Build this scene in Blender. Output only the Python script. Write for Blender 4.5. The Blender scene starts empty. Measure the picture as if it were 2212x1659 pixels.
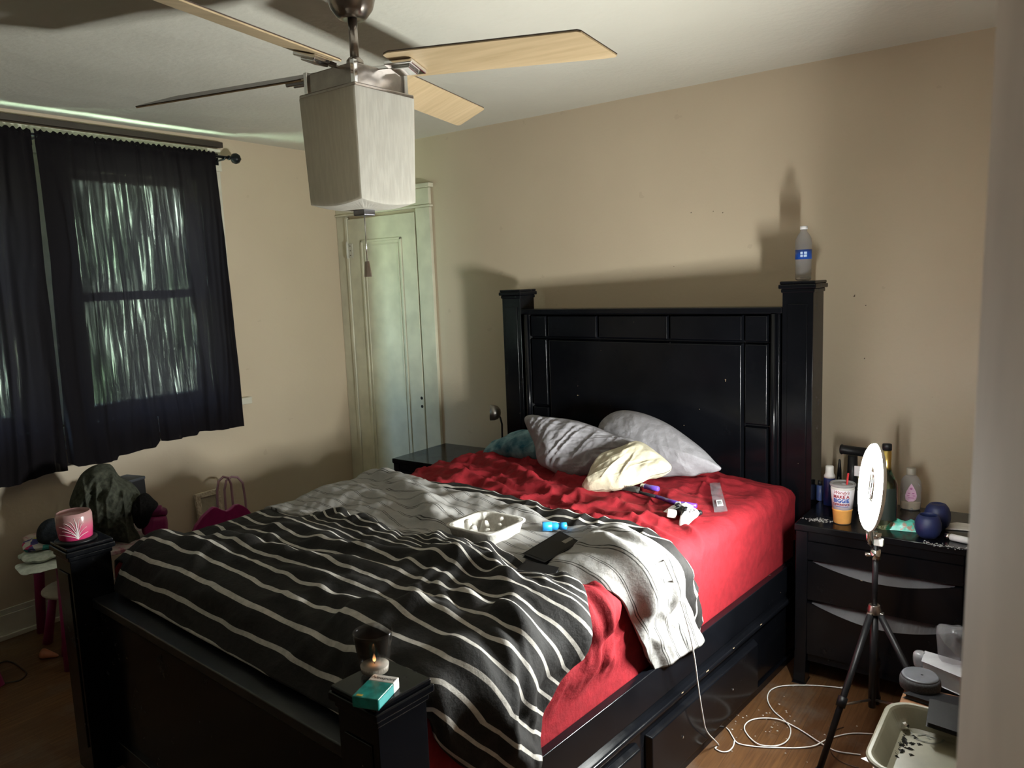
import bpy, math, random
import numpy as np
from mathutils import Vector, Matrix
random.seed(7); rng = np.random.RandomState(11)
PI = math.pi
scene = bpy.context.scene
COL = scene.collection

# ------------------------------------------------------------------ camera, world, exposure, lamps
CAM = np.array([3.9856, -3.5316, 1.5568]); YAW, PIT, ROL, FPX = 0.637, 0.13078, -0.03888, 1670.48
fwd = np.array([-math.sin(YAW)*math.cos(PIT), math.cos(YAW)*math.cos(PIT), -math.sin(PIT)])
_r = np.cross(fwd, [0, 0, 1]); _r /= np.linalg.norm(_r); _u = np.cross(_r, fwd)
RGT = math.cos(ROL)*_r + math.sin(ROL)*_u
UPV = -math.sin(ROL)*_r + math.cos(ROL)*_u
cd = bpy.data.cameras.new('camera'); cam = bpy.data.objects.new('camera', cd); COL.objects.link(cam)
cd.sensor_width = 36; cd.lens = FPX/2212*36; cd.clip_start = 0.02
cd.dof.use_dof = True; cd.dof.focus_distance = 2.7; cd.dof.aperture_fstop = 8.0
cam.matrix_world = Matrix(((RGT[0], UPV[0], -fwd[0], CAM[0]), (RGT[1], UPV[1], -fwd[1], CAM[1]),
                           (RGT[2], UPV[2], -fwd[2], CAM[2]), (0, 0, 0, 1)))
scene.camera = cam
scene.view_settings.view_transform = 'Standard'; scene.view_settings.look = 'None'
scene.view_settings.gamma = 1; scene.view_settings.use_curve_mapping = False
scene.view_settings.exposure = 0.12
scene.cycles.use_denoising = True
scene.cycles.max_bounces = 10; scene.cycles.diffuse_bounces = 6; scene.cycles.transparent_max_bounces = 24
scene.cycles.sample_clamp_indirect = 6
RING_POWER = 600.0
SKY_POWER = 85.0
world = bpy.data.worlds.new('daylight'); scene.world = world; world.use_nodes = True
wn = world.node_tree.nodes; wl = world.node_tree.links
bg = wn['Background']; bg.inputs['Strength'].default_value = SKY_POWER
_tc = wn.new('ShaderNodeTexCoord'); _mp = wn.new('ShaderNodeMapping'); _nz = wn.new('ShaderNodeTexNoise'); _cr = wn.new('ShaderNodeValToRGB')
_nz.inputs['Scale'].default_value = 9
wl.new(_tc.outputs['Generated'], _mp.inputs['Vector']); wl.new(_mp.outputs['Vector'], _nz.inputs['Vector'])
wl.new(_nz.outputs['Fac'], _cr.inputs['Fac']); _sx = wn.new('ShaderNodeSeparateXYZ'); wl.new(_tc.outputs['Generated'], _sx.inputs[0]); _mr = wn.new('ShaderNodeMapRange'); wl.new(_sx.outputs['Z'], _mr.inputs[0])
_mr.inputs[1].default_value = .12; _mr.inputs[2].default_value = .32; _mx = wn.new('ShaderNodeMix'); _mx.data_type = 'RGBA'; wl.new(_mr.outputs[0], _mx.inputs[0])
wl.new(_cr.outputs['Color'], _mx.inputs[6]); _mx.inputs[7].default_value = (.42, .68, 1.0, 1); wl.new(_mx.outputs[2], bg.inputs['Color'])
_e = _cr.color_ramp.elements; _e[0].position = .38; _e[0].color = (.40, .62, .36, 1); _e[1].position = .62; _e[1].color = (.86, 1.0, .84, 1)

for _k, (_y, _z, _sy, _sz) in enumerate(((-1.35, 1.57, .68, 1.22), (-2.375, 1.555, .75, 1.17))):    # the two window openings, where the daylight enters
    _ld = bpy.data.lights.new('daylight_portal', 'AREA'); _ld.shape = 'RECTANGLE'; _ld.size = _sz; _ld.size_y = _sy; _ld.cycles.is_portal = True
    _lo = bpy.data.objects.new('daylight_portal', _ld); COL.objects.link(_lo); _lo.location = (-.16, _y, _z); _lo.rotation_euler = (0, -PI/2, 0)
# pixel helpers: a pixel of the 2212 x 1659 photo becomes a point on a real plane of the room
def ray(x, y):
    d = fwd + RGT*(x-1106)/FPX - UPV*(y-829.5)/FPX
    return d/np.linalg.norm(d)
def onz(x, y, z): d = ray(x, y); return CAM + d*(z-CAM[2])/d[2]
def ony(x, y, Y): d = ray(x, y); return CAM + d*(Y-CAM[1])/d[1]
def onx(x, y, X): d = ray(x, y); return CAM + d*(X-CAM[0])/d[0]
def onplane(x, y, o, n): d = ray(x, y); return CAM + d*(((np.array(o)-CAM)@n)/(d@n))

# bed frame: u to the right along the headboard, v towards the foot
BX, BY, BYAW = 1.5051, -0.1134, -0.0803
_c, _s = math.cos(BYAW), math.sin(BYAW)
def B(u, v, z=0.0): return np.array([BX+u*_c+v*_s, BY+u*_s-v*_c, z])
def BV(U, V, Z): return np.stack([BX+U*_c+V*_s, BY+U*_s-V*_c, Z], -1)
def tobed(P): dx, dy = P[0]-BX, P[1]-BY; return np.array([dx*_c+dy*_s, dx*_s-dy*_c, P[2]])
MBED = Matrix(((_c, -_s, 0, BX), (_s, _c, 0, BY), (0, 0, 1, 0), (0, 0, 0, 1)))   # local (x=u, y=-v, z)

# ------------------------------------------------------------------ noise
def _hash(ix, iy, seed):
    h = (ix*374761393 + iy*668265263 + seed*974634577) & 0x7fffffff
    h = ((h ^ (h >> 13))*1274126177) & 0x7fffffff
    return ((h ^ (h >> 16)) & 0xffff)/65535.0
def vnoise(x, y, seed=0):
    x = np.asarray(x, float); y = np.asarray(y, float)
    ix = np.floor(x).astype(np.int64); iy = np.floor(y).astype(np.int64)
    fx = x-ix; fy = y-iy; fx = fx*fx*fx*(fx*(fx*6-15)+10); fy = fy*fy*fy*(fy*(fy*6-15)+10)
    a = _hash(ix, iy, seed); b = _hash(ix+1, iy, seed); c = _hash(ix, iy+1, seed); d = _hash(ix+1, iy+1, seed)
    return (a*(1-fx)+b*fx)*(1-fy) + (c*(1-fx)+d*fx)*fy
def fbm(x, y, seed=0, o=3):
    t = 0; a = .5
    for k in range(o): t = t + a*(vnoise(x*2**k, y*2**k, seed+k*17)-.5); a *= .5
    return t*2
def ridge(x, y, ang, fl, fw, seed, warp=.6, sharp=1.6):
    ca, sa = math.cos(ang), math.sin(ang)
    p = (x*ca+y*sa)*fl; q = (-x*sa+y*ca)*fw
    q = q + warp*fbm(x*3+seed, y*3, seed+5)*2
    n = vnoise(p, q, seed)*2-1
    return (1-np.abs(n))**sharp
def fold(x, y, pts, h, w, taper=True):
    out = np.zeros_like(x); L = sum(math.dist(pts[i], pts[i+1]) for i in range(len(pts)-1)); acc = 0
    best = np.full_like(x, 9.0); tt = np.zeros_like(x)
    for i in range(len(pts)-1):
        ax, ay = pts[i]; bx, by = pts[i+1]; l2 = (bx-ax)**2+(by-ay)**2; l = math.sqrt(l2)
        t = np.clip(((x-ax)*(bx-ax)+(y-ay)*(by-ay))/l2, 0, 1)
        d = np.hypot(x-ax-t*(bx-ax), y-ay-t*(by-ay)); m = d < best
        best = np.where(m, d, best); tt = np.where(m, (acc+t*l)/L, tt); acc += l
    tp = np.clip(np.minimum(tt, 1-tt)*4, .12, 1) if taper else 1
    return h*tp*np.exp(-(best/w)**2)
def sstep(a, b, x): t = np.clip((np.asarray(x, float)-a)/(b-a), 0, 1); return t*t*(3-2*t)

# ------------------------------------------------------------------ mesh builder
class MB:
    def __init__(s): s.v = []; s.f = []; s.uv = []; s.M = None
    def add(s, vs, fs, uvs=None):
        b = len(s.v)
        for k, p in enumerate(vs):
            p = Vector((float(p[0]), float(p[1]), float(p[2])))
            s.v.append(s.M @ p if s.M else p); s.uv.append(tuple(uvs[k]) if uvs is not None else (0, 0))
        for f in fs: s.f.append(tuple(i+b for i in f))
        return s
    def box(s, x0, x1, y0, y1, z0, z1):
        return s.add([(x0, y0, z0), (x1, y0, z0), (x1, y1, z0), (x0, y1, z0), (x0, y0, z1), (x1, y0, z1), (x1, y1, z1), (x0, y1, z1)],
                     [(0, 3, 2, 1), (4, 5, 6, 7), (0, 1, 5, 4), (1, 2, 6, 5), (2, 3, 7, 6), (3, 0, 4, 7)])
    def frust(s, x0, x1, y0, y1, z0, z1, i):
        """box whose far top is inset by i (a raised bevelled board)"""
        return s.add([(x0, y0, z0), (x1, y0, z0), (x1, y1, z0), (x0, y1, z0), (x0+i, y0+i, z1), (x1-i, y0+i, z1), (x1-i, y1-i, z1), (x0+i, y1-i, z1)],
                     [(0, 3, 2, 1), (4, 5, 6, 7), (0, 1, 5, 4), (1, 2, 6, 5), (2, 3, 7, 6), (3, 0, 4, 7)])
    def prism(s, poly, z0, z1):
        n = len(poly)
        s.add([(x, y, z0) for x, y in poly]+[(x, y, z1) for x, y in poly],
              [tuple(reversed(range(n))), tuple(range(n, 2*n))]+[(i, (i+1) % n, n+(i+1) % n, n+i) for i in range(n)])
        return s
    def tube(s, pts, r, n=10, closed=False, caps=True):
        P = [Vector(p) for p in pts]; m = len(P); R = r if hasattr(r, '__len__') else [r]*m
        t0 = (P[1]-P[0]).normalized(); up = Vector((0, 0, 1)) if abs(t0.z) < .9 else Vector((1, 0, 0))
        nx = t0.cross(up).normalized(); vs = []
        for i in range(m):
            t = ((P[(i+1) % m]-P[i-1]) if (closed or 0 < i < m-1) else (P[1]-P[0] if i == 0 else P[-1]-P[-2])).normalized()
            nx = (nx-t*nx.dot(t)).normalized(); ny = t.cross(nx)
            for k in range(n):
                a = 2*PI*k/n; vs.append(P[i]+(nx*math.cos(a)+ny*math.sin(a))*R[i])
        fs = []
        for i in range(m if closed else m-1):
            for k in range(n):
                a = i*n+k; b = i*n+(k+1) % n; c = ((i+1) % m)*n+(k+1) % n; d = ((i+1) % m)*n+k
                fs.append((a, b, c, d))
        if caps and not closed: fs += [tuple(reversed(range(n))), tuple(range((m-1)*n, m*n))]
        return s.add(vs, fs)
    def lathe(s, c, prof, n=28, axis=None):
        """profile of (r, z); open ends with r = 0 close themselves"""
        c = Vector(c); vs = []; fs = []; uv = []
        q = Vector((0, 0, 1)).rotation_difference(Vector(axis)) if axis is not None else None
        for j, (r, z) in enumerate(prof):
            for k in range(n):
                a = 2*PI*k/n; p = Vector((r*math.cos(a), r*math.sin(a), z))
                vs.append(c+(q @ p if q else p)); uv.append((k/n, z))
        for j in range(len(prof)-1):
            for k in range(n):
                fs.append((j*n+k, j*n+(k+1) % n, (j+1)*n+(k+1) % n, (j+1)*n+k))
        if prof[0][0] > 1e-5: fs.append(tuple(reversed(range(n))))
        if prof[-1][0] > 1e-5: fs.append(tuple(range((len(prof)-1)*n, len(prof)*n)))
        return s.add(vs, fs, uv)
    def grid(s, P, UV=None, flip=False):
        n, m = P.shape[:2]
        idx = np.arange(n*m).reshape(n, m)
        a, b, c, d = idx[:-1, :-1].ravel(), idx[:-1, 1:].ravel(), idx[1:, 1:].ravel(), idx[1:, :-1].ravel()
        fs = zip(a, d, c, b) if flip else zip(a, b, c, d)
        return s.add(P.reshape(-1, 3), [tuple(int(i) for i in f) for f in fs], UV.reshape(-1, 2) if UV is not None else None)

ROOTLOC = {}
def part(name, mb, mat, parent=None, smooth=False, bevel=0, sub=0, solid=0, loc=None, seg=2, angle=40):
    """links the builder's world-space shape as ONE mesh object; a top-level one gets its origin at loc"""
    me = bpy.data.meshes.new(name); o = bpy.data.objects.new(name, me); COL.objects.link(o)
    org = Vector((0, 0, 0))
    if parent is not None:
        o.parent = parent; org = ROOTLOC[parent]
        ROOTLOC[o] = org
    else:
        if loc is None:
            A = np.array([tuple(v) for v in mb.v]); lo, hi = A.min(0), A.max(0); loc = ((lo[0]+hi[0])/2, (lo[1]+hi[1])/2, lo[2])
        org = Vector([float(a) for a in loc]); o.location = org; ROOTLOC[o] = org
    me.from_pydata([v-org for v in mb.v], [], mb.f)
    me.update()
    if any(u != (0, 0) for u in mb.uv):
        uvl = me.uv_layers.new(name='UVMap'); li = np.zeros(len(me.loops), dtype=np.int32); me.loops.foreach_get('vertex_index', li)
        uvl.data.foreach_set('uv', np.array(mb.uv, dtype=np.float32)[li].ravel())
    if mat is not None: me.materials.append(mat)
    if smooth:
        me.polygons.foreach_set('use_smooth', [True]*len(me.polygons))
    if solid:
        md = o.modifiers.new('thickness', 'SOLIDIFY'); md.thickness = solid; md.offset = 0
    if sub:
        md = o.modifiers.new('smooth', 'SUBSURF'); md.levels = sub; md.render_levels = sub
    if bevel:
        md = o.modifiers.new('edges', 'BEVEL'); md.width = bevel; md.segments = seg; md.limit_method = 'ANGLE'; md.angle_limit = math.radians(angle)
        if not smooth:
            me.polygons.foreach_set('use_smooth', [True]*len(me.polygons))
            md.harden_normals = True
    return o
def thing(name, label, cat, loc, group=None):
    o = bpy.data.objects.new(name, None); COL.objects.link(o); o.location = [float(a) for a in loc]
    o.empty_display_size = .05; ROOTLOC[o] = Vector([float(a) for a in loc])
    o['label'] = label; o['category'] = cat
    if group: o['group'] = group
    return o
def tag(o, label, cat, group=None, kind=None):
    o['label'] = label; o['category'] = cat
    if group: o['group'] = group
    if kind: o['kind'] = kind
    return o
def struct(name, mb, mat, parent=None, **k):
    o = part(name, mb, mat, parent, **k)
    if parent is None: o['kind'] = 'structure'
    return o
def R4(rz=0, loc=(0, 0, 0), rx=0, ry=0):
    return Matrix.Translation([float(a) for a in loc]) @ Matrix.Rotation(rz, 4, 'Z') @ Matrix.Rotation(ry, 4, 'Y') @ Matrix.Rotation(rx, 4, 'X')

# ------------------------------------------------------------------ materials
class N:
    def __init__(s, name):
        s.m = bpy.data.materials.new(name); s.m.use_nodes = True; s.t = s.m.node_tree; s.b = s.t.nodes['Principled BSDF']; s.out = s.t.nodes['Material Output']
    def n(s, ty, **k):
        o = s.t.nodes.new(ty)
        for a, b in k.items():
            if hasattr(o, a): setattr(o, a, b)
            else: o.inputs[a.replace('_', ' ')].default_value = b
        return o
    def l(s, a, b): s.t.links.new(a, b)
    def coord(s, kind='Object'):
        return s.n('ShaderNodeTexCoord').outputs[kind]
    def noise(s, scale, detail=3, kind='Object', stretch=None, rough=.5):
        t = s.n('ShaderNodeTexNoise'); t.inputs['Scale'].default_value = scale; t.inputs['Detail'].default_value = detail; t.inputs['Roughness'].default_value = rough
        c = s.coord(kind)
        if stretch:
            mp = s.n('ShaderNodeMapping'); mp.inputs['Scale'].default_value = stretch; s.l(c, mp.inputs['Vector']); c = mp.outputs['Vector']
        s.l(c, t.inputs['Vector']); return t.outputs['Fac']
    def ramp(s, fac, stops, const=False):
        r = s.n('ShaderNodeValToRGB'); e = r.color_ramp.elements
        if const: r.color_ramp.interpolation = 'CONSTANT'
        while len(e) > len(stops): e.remove(e[-1])
        for i, (p, c) in enumerate(stops):
            q = e[i] if i < len(e) else e.new(p)
            q.position = p; q.color = (*c, 1) if len(c) == 3 else c
        s.l(fac, r.inputs['Fac']); return r.outputs['Color']
    def mix(s, fac, a, b):
        x = s.n('ShaderNodeMix'); x.data_type = 'RGBA'
        for sock, val in ((x.inputs[0], fac), (x.inputs[6], a), (x.inputs[7], b)):
            if hasattr(val, 'links') or hasattr(val, 'is_output'): s.l(val, sock)
            else: sock.default_value = val if not isinstance(val, tuple) else ((*val, 1) if len(val) == 3 else val)
        return x.outputs[2]
    def math(s, op, a, b=0.0, c=0.0):
        x = s.n('ShaderNodeMath'); x.operation = op
        for i, val in enumerate((a, b, c)):
            if hasattr(val, 'is_output'): s.l(val, x.inputs[i])
            else: x.inputs[i].default_value = val
        return x.outputs[0]
    def bump(s, h, strength=.3, dist=.01):
        x = s.n('ShaderNodeBump'); x.inputs['Strength'].default_value = strength; x.inputs['Distance'].default_value = dist
        s.l(h, x.inputs['Height']); s.l(x.outputs['Normal'], s.b.inputs['Normal'])
    def set(s, **k):
        for a, v in k.items():
            i = s.b.inputs[{'col': 'Base Color', 'rough': 'Roughness', 'metal': 'Metallic', 'spec': 'Specular IOR Level', 'trans': 'Transmission Weight', 'ior': 'IOR',
                            'coat': 'Coat Weight', 'alpha': 'Alpha', 'emit': 'Emission Color', 'es': 'Emission Strength', 'sheen': 'Sheen Weight', 'sub': 'Subsurface Weight'}[a]]
            if hasattr(v, 'is_output'): s.l(v, i)
            else: i.default_value = (*v, 1) if isinstance(v, tuple) and len(v) == 3 else v
        return s
_mc = {}
def plain(name, col, rough=.5, metal=0, var=.12, scale=30, bump=0, **k):
    """a plain surface with a little procedural unevenness"""
    if name in _mc: return _mc[name]
    a = N(name); nz = a.noise(scale, 3)
    lo = tuple(c*(1-var) for c in col); hi = tuple(min(1, c*(1+var)) for c in col)
    a.set(col=a.ramp(nz, [(.3, lo), (.7, hi)]), rough=rough, metal=metal, **k)
    if bump: a.bump(nz, bump, .004)
    _mc[name] = a.m; return a.m

def mat_wall():
    a = N('wall_paint'); big = a.noise(1.6, 4); fine = a.noise(60, 4)
    c = a.ramp(big, [(.3, (.55, .455, .33)), (.7, (.60, .50, .365))])
    c = a.mix(a.math('MULTIPLY', a.math('GREATER_THAN', a.noise(11, 6), .70), .25), c, (.40, .31, .22))
    a.set(col=c, rough=a.math('MULTIPLY_ADD', a.noise(3, 3), .25, .34)); a.bump(a.math('ADD', fine, a.math('MULTIPLY', a.noise(7, 3), 2.0)), .22, .004); return a.m
def mat_ceiling():
    a = N('ceiling_paint'); c = a.ramp(a.noise(1.3, 4), [(.3, (.60, .58, .50)), (.7, (.66, .64, .56))])
    a.set(col=c, rough=.6); a.bump(a.math('ADD', a.math('MULTIPLY', a.noise(2.2, 2), 7.0), a.noise(35, 4)), .22, .012); return a.m
def mat_floor():
    a = N('oak_boards'); mp = a.n('ShaderNodeMapping'); mp.inputs['Rotation'].default_value = (0, 0, PI/2+BYAW*.4); a.l(a.coord(), mp.inputs['Vector'])
    br = a.n('ShaderNodeTexBrick'); a.l(mp.outputs['Vector'], br.inputs['Vector'])
    br.inputs['Scale'].default_value = 1; br.inputs['Mortar Size'].default_value = .0012; br.inputs['Brick Width'].default_value = .9; br.inputs['Row Height'].default_value = .057
    br.inputs['Color1'].default_value = (.15, .073, .028, 1); br.inputs['Color2'].default_value = (.10, .047, .019, 1); br.inputs['Mortar'].default_value = (.05, .025, .012, 1)
    g = a.noise(6, 6, stretch=(18, 1.2, 1)); c = a.mix(a.ramp(g, [(.35, (0, 0, 0)), (.65, (1, 1, 1))]), br.outputs['Color'], (.085, .038, .015))
    dust = a.ramp(a.noise(4.5, 7, rough=.7), [(.52, (0, 0, 0)), (.72, (.6, .6, .6))]); c = a.mix(dust, c, (.15, .13, .11))
    a.set(col=c, rough=a.math('MULTIPLY_ADD', g, .3, .25)); a.bump(br.outputs['Fac'], -.2, .003); return a.m
def mat_black(name='black_lacquer', rough=.17, chips=True, col=(.0028, .0031, .0042), spec=.28):
    a = N(name); c = a.ramp(a.noise(5, 5), [(.35, col), (.75, tuple(x*1.8 for x in col))])
    if chips:
        ch = a.math('MULTIPLY', a.math('GREATER_THAN', a.noise(48, 2), .765), a.math('GREATER_THAN', a.noise(5, 2), .56))
        c = a.mix(ch, c, (.30, .23, .15))
    dust = a.ramp(a.noise(9, 8, rough=.75), [(.5, (rough,)*3), (.8, (rough+.22,)*3)])
    a.set(col=c, rough=dust, spec=spec); a.bump(a.noise(14, 3), .05, .003); return a.m
def mat_stripe(name, base, stripe, period, duty, rough=.75, double=False, sheen=.0, warm=(.030, .026, .023)):
    a = N(name); sp = a.n('ShaderNodeSeparateXYZ'); a.l(a.coord('UV'), sp.inputs[0])
    f = a.math('FRACT', a.math('DIVIDE', sp.outputs['Y'], period))
    on = a.math('LESS_THAN', f, duty)
    if double: on = a.math('MAXIMUM', on, a.math('MULTIPLY', a.math('GREATER_THAN', f, duty*2.6), a.math('LESS_THAN', f, duty*3.6)))
    c = a.mix(on, base, stripe); c = a.mix(a.ramp(a.noise(55, 4), [(.4, (0, 0, 0)), (.7, (.25, .25, .25))]), c, warm)
    a.set(col=c, rough=rough, sheen=sheen, spec=.25); a.bump(a.math('ADD', a.noise(900, 2), a.math('MULTIPLY', a.noise(30, 6, rough=.62), 8.0)), .25, .004); return a.m
def mat_cloth(name, col, rough=.8, var=.15, scale=40, bump=.3, col2=None, sheen=0.0):
    a = N(name); nz = a.noise(scale, 5)
    c2 = col2 or tuple(min(1, x*(1+var)) for x in col)
    a.set(col=a.ramp(nz, [(.35, tuple(x*(1-var) for x in col)), (.65, c2)]), rough=rough, sheen=sheen, spec=.22)
    a.bump(a.math('ADD', a.noise(800, 2), a.math('MULTIPLY', a.noise(26, 6, rough=.62), 9.0)), bump*.9, .004); return a.m
def mat_glass(name, col=(1, 1, 1), rough=.02, ior=1.45):
    a = N(name); a.set(col=col, rough=rough, trans=1.0, ior=ior); return a.m
def mat_film(name, tint=(.9, .9, .95), opac=.25):
    """thin clear plastic: mostly see-through with a glossy face"""
    a = N(name); tr = a.n('ShaderNodeBsdfTransparent'); tr.inputs['Color'].default_value = (*tint, 1)
    mx = a.n('ShaderNodeMixShader'); a.set(col=(.40, .40, .42), rough=.12, spec=.6)
    a.l(a.math('MULTIPLY_ADD', a.noise(25, 4), .35, opac), mx.inputs[0]); a.l(tr.outputs[0], mx.inputs[1]); a.l(a.b.outputs[0], mx.inputs[2]); a.l(mx.outputs[0], a.out.inputs['Surface'])
    return a.m
def mat_sheer():
    a = N('sheer_black_voile'); tr = a.n('ShaderNodeBsdfTransparent'); tl = a.n('ShaderNodeBsdfTranslucent'); tl.inputs['Color'].default_value = (.0036, .0026, .0031, 1)
    sp = a.n('ShaderNodeMapping'); sp.inputs['Scale'].default_value = (60, 3.2, 1); a.l(a.coord('UV'), sp.inputs['Vector'])
    nz = a.n('ShaderNodeTexNoise'); nz.inputs['Scale'].default_value = 1; nz.inputs['Detail'].default_value = 4; nz.inputs['Distortion'].default_value = .6; a.l(sp.outputs['Vector'], nz.inputs['Vector'])
    st = a.ramp(nz.outputs['Fac'], [(.47, (.0004,)*3), (.60, (.0028,)*3), (.74, (.030,)*3)])
    lw = a.n('ShaderNodeLayerWeight'); lw.inputs['Blend'].default_value = .35
    fac = a.math('MULTIPLY', st, a.math('SUBTRACT', 1.0, lw.outputs['Facing']))
    a.set(col=(.009, .0075, .009), rough=.9, spec=.1)
    m1 = a.n('ShaderNodeMixShader'); m1.inputs[0].default_value = .25; a.l(a.b.outputs[0], m1.inputs[1]); a.l(tl.outputs[0], m1.inputs[2])
    m2 = a.n('ShaderNodeMixShader'); a.l(fac, m2.inputs[0]); a.l(m1.outputs[0], m2.inputs[1]); a.l(tr.outputs[0], m2.inputs[2]); a.l(m2.outputs[0], a.out.inputs['Surface'])
    return a.m
def mat_wood(name, c1, c2, stretch=(1, 1, 1), rough=.45, scale=8):
    a = N(name); g = a.noise(scale, 6, stretch=stretch); a.set(col=a.ramp(g, [(.3, c1), (.7, c2)]), rough=rough); return a.m
def emit(name, col, s):
    a = N(name); a.set(col=(0, 0, 0), emit=col, es=s); return a.m

M_WALL, M_CEIL, M_FLOOR = mat_wall(), mat_ceiling(), mat_floor()
M_BLK = mat_black(); M_BLK_PLAIN = mat_black('black_satin', .35, False)
M_TRIM = plain('trim_paint_white', (.60, .57, .47), .4, scale=9, bump=.1)
M_DOOR = plain('door_paint_sage', (.62, .60, .465), .38, scale=7, bump=.15)
M_RED = mat_cloth('red_cotton', (.22, .010, .016), .85, .12)
M_GREY = mat_cloth('grey_cotton', (.27, .262, .282), .75, .08)
M_CREAM = mat_cloth('cream_cotton', (.54, .495, .37), .75, .06)
M_BLUEP = mat_cloth('blue_print_cotton', (.02, .13, .19), .8, .3, 14, col2=(.22, .36, .40))
M_DARKST = mat_stripe('charcoal_striped_cotton', (.012, .0112, .011), (.50, .475, .44), .058, .2)
M_LIGHTST = mat_stripe('light_lined_cotton', (.31, .305, .298), (.035, .035, .035), .05, .05, double=True, warm=(.36, .325, .29))
M_STEEL = plain('brushed_nickel', (.42, .39, .36), .3, 1.0, .15, 60)
M_CHROME = plain('chrome', (.8, .8, .8), .12, 1.0, .05)
M_BLKPL = plain('black_plastic', (.007, .007, .0085), .42, spec=.3)
M_WHTPL = plain('white_plastic', (.8, .8, .82), .35)
M_SHEER = mat_sheer()

# ------------------------------------------------------------------ the room
H = 2.4234; XR, YF = 4.35, -4.6
m = MB(); m.box(-.2, XR+.2, YF-.2, .2, -.12, 0); struct('floor', m, M_FLOOR, loc=(2, -2, 0))
m = MB()
nx, ny = 90, 100
gx, gy = np.meshgrid(np.linspace(-.2, XR+.2, nx), np.linspace(YF-.2, .2, ny))
gz = H + .006*fbm(gx*1.2, gy*1.2, 3, 2) + .004*np.exp(-(np.minimum(np.abs(gx), np.abs(gy))/.15)**2)
m.grid(np.stack([gx, gy, gz], -1), flip=True); m.box(-.2, XR+.2, YF-.2, .2, H+.03, H+.15)
struct('ceiling', m, M_CEIL, loc=(2, -2, H), smooth=True)
m = MB(); m.box(-.2, XR+.2, 0, .15, 0, H+.02)
WB = struct('wall_back', m, M_WALL, loc=(2, 0, 0))
m = MB(); m.box(XR, XR+.15, YF, 0, 0, H+.02); struct('wall_right', m, M_WALL, loc=(XR, -2, 0))
m = MB(); m.box(-.15, XR+.15, YF-.15, YF, 0, H+.02); struct('wall_front', m, plain('darkened_wall', (.07, .05, .038), .7, scale=4), loc=(2, YF, 0))  # unseen wall, coloured dark so the black lacquer reflects darkness
# left wall with two window openings
W1 = (-1.685, -1.012, .965, 2.18); W2 = (-2.75, -2.00, .97, 2.14)
m = MB(); x0, x1 = -.15, 0
m.box(x0, x1, W1[1], 0, 0, H+.02); m.box(x0, x1, W2[1], W1[0], 0, H+.02); m.box(x0, x1, YF, W2[0], 0, H+.02)
for w in (W1, W2): m.box(x0, x1, w[0], w[1], 0, w[2]); m.box(x0, x1, w[0], w[1], w[3], H+.02)
struct('wall_left', m, M_WALL, loc=(0, -2, 0))
# the blurred wall end beside the camera
Et, Eb = CAM+ray(2151, 49)*(.62/math.hypot(*ray(2151, 49)[:2])), CAM+ray(2064, 1659)*(.62/math.hypot(*ray(2064, 1659)[:2]))
k = (Et[0]-Eb[0])/(Et[2]-Eb[2]); xt, xb = Et[0]+k*(H-Et[2]), Eb[0]-k*Eb[2]; ye = -2.914
m = MB()
foot = [(0, 0), (.150, -1.0), (.42, -1.0), (.42, .02)]
m.add([(xb+a, ye+b, 0) for a, b in foot]+[(xt+a, ye+b, H) for a, b in foot], [(3, 2, 1, 0), (4, 5, 6, 7)]+[(i, (i+1) % 4, 4+(i+1) % 4, 4+i) for i in range(4)])
struct('wall_entry', m, plain('matte_mauve_beige', (.64, .53, .455), .95, scale=5, spec=.05), loc=(xb, ye, 0), bevel=.006)
# baseboards
def baseboard(name, pts):
    m = MB()
    (ax, ay), (bx, by) = pts
    if ax == bx: m.box(ax, ax+.016, ay, by, 0, .115); m.box(ax, ax+.010, ay, by, .115, .14); m.box(ax, ax+.028, ay, by, 0, .022)
    else: m.box(ax, bx, ay-.016, ay, 0, .115); m.box(ax, bx, ay-.010, ay, .115, .14); m.box(ax, bx, ay-.028, ay, 0, .022)
    return struct(name, m, M_TRIM, bevel=.003)
baseboard('baseboard_left', ((0, YF), (0, -.001))); baseboard('baseboard_back', ((.84, 0), (XR, 0)))
# nail marks in the wall above the headboard, as tiny bits of torn paint
M_MARK = plain('torn_plaster', (.09, .06, .045), .9)
m = MB()
for (x, y, s, a) in ((1493, 460, .006, .7), (1541, 457, .005, 1.4), (1561, 460, .006, .3), (1456, 576, .004, 1.5), (1846, 640, .010, 1.2), (1868, 775, .007, 1.4), (1870, 660, .005, .4)):
    P = ony(x, y, -.0008)
    for j in range(4):
        b = a+j*.8+.2; L = s*(1, .5, .8, .4)[j]
        m.add([(P[0]+L*math.cos(b), -.0012, P[2]+L*math.sin(b)), (P[0]+.0018*math.cos(b+1.6), -.0012, P[2]+.0018*math.sin(b+1.6)), (P[0]-.0018*math.cos(b+1.6), -.0012, P[2]-.0018*math.sin(b+1.6))], [(0, 1, 2), (2, 1, 0)])
part('nail_mark', m, M_MARK, WB)

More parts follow.
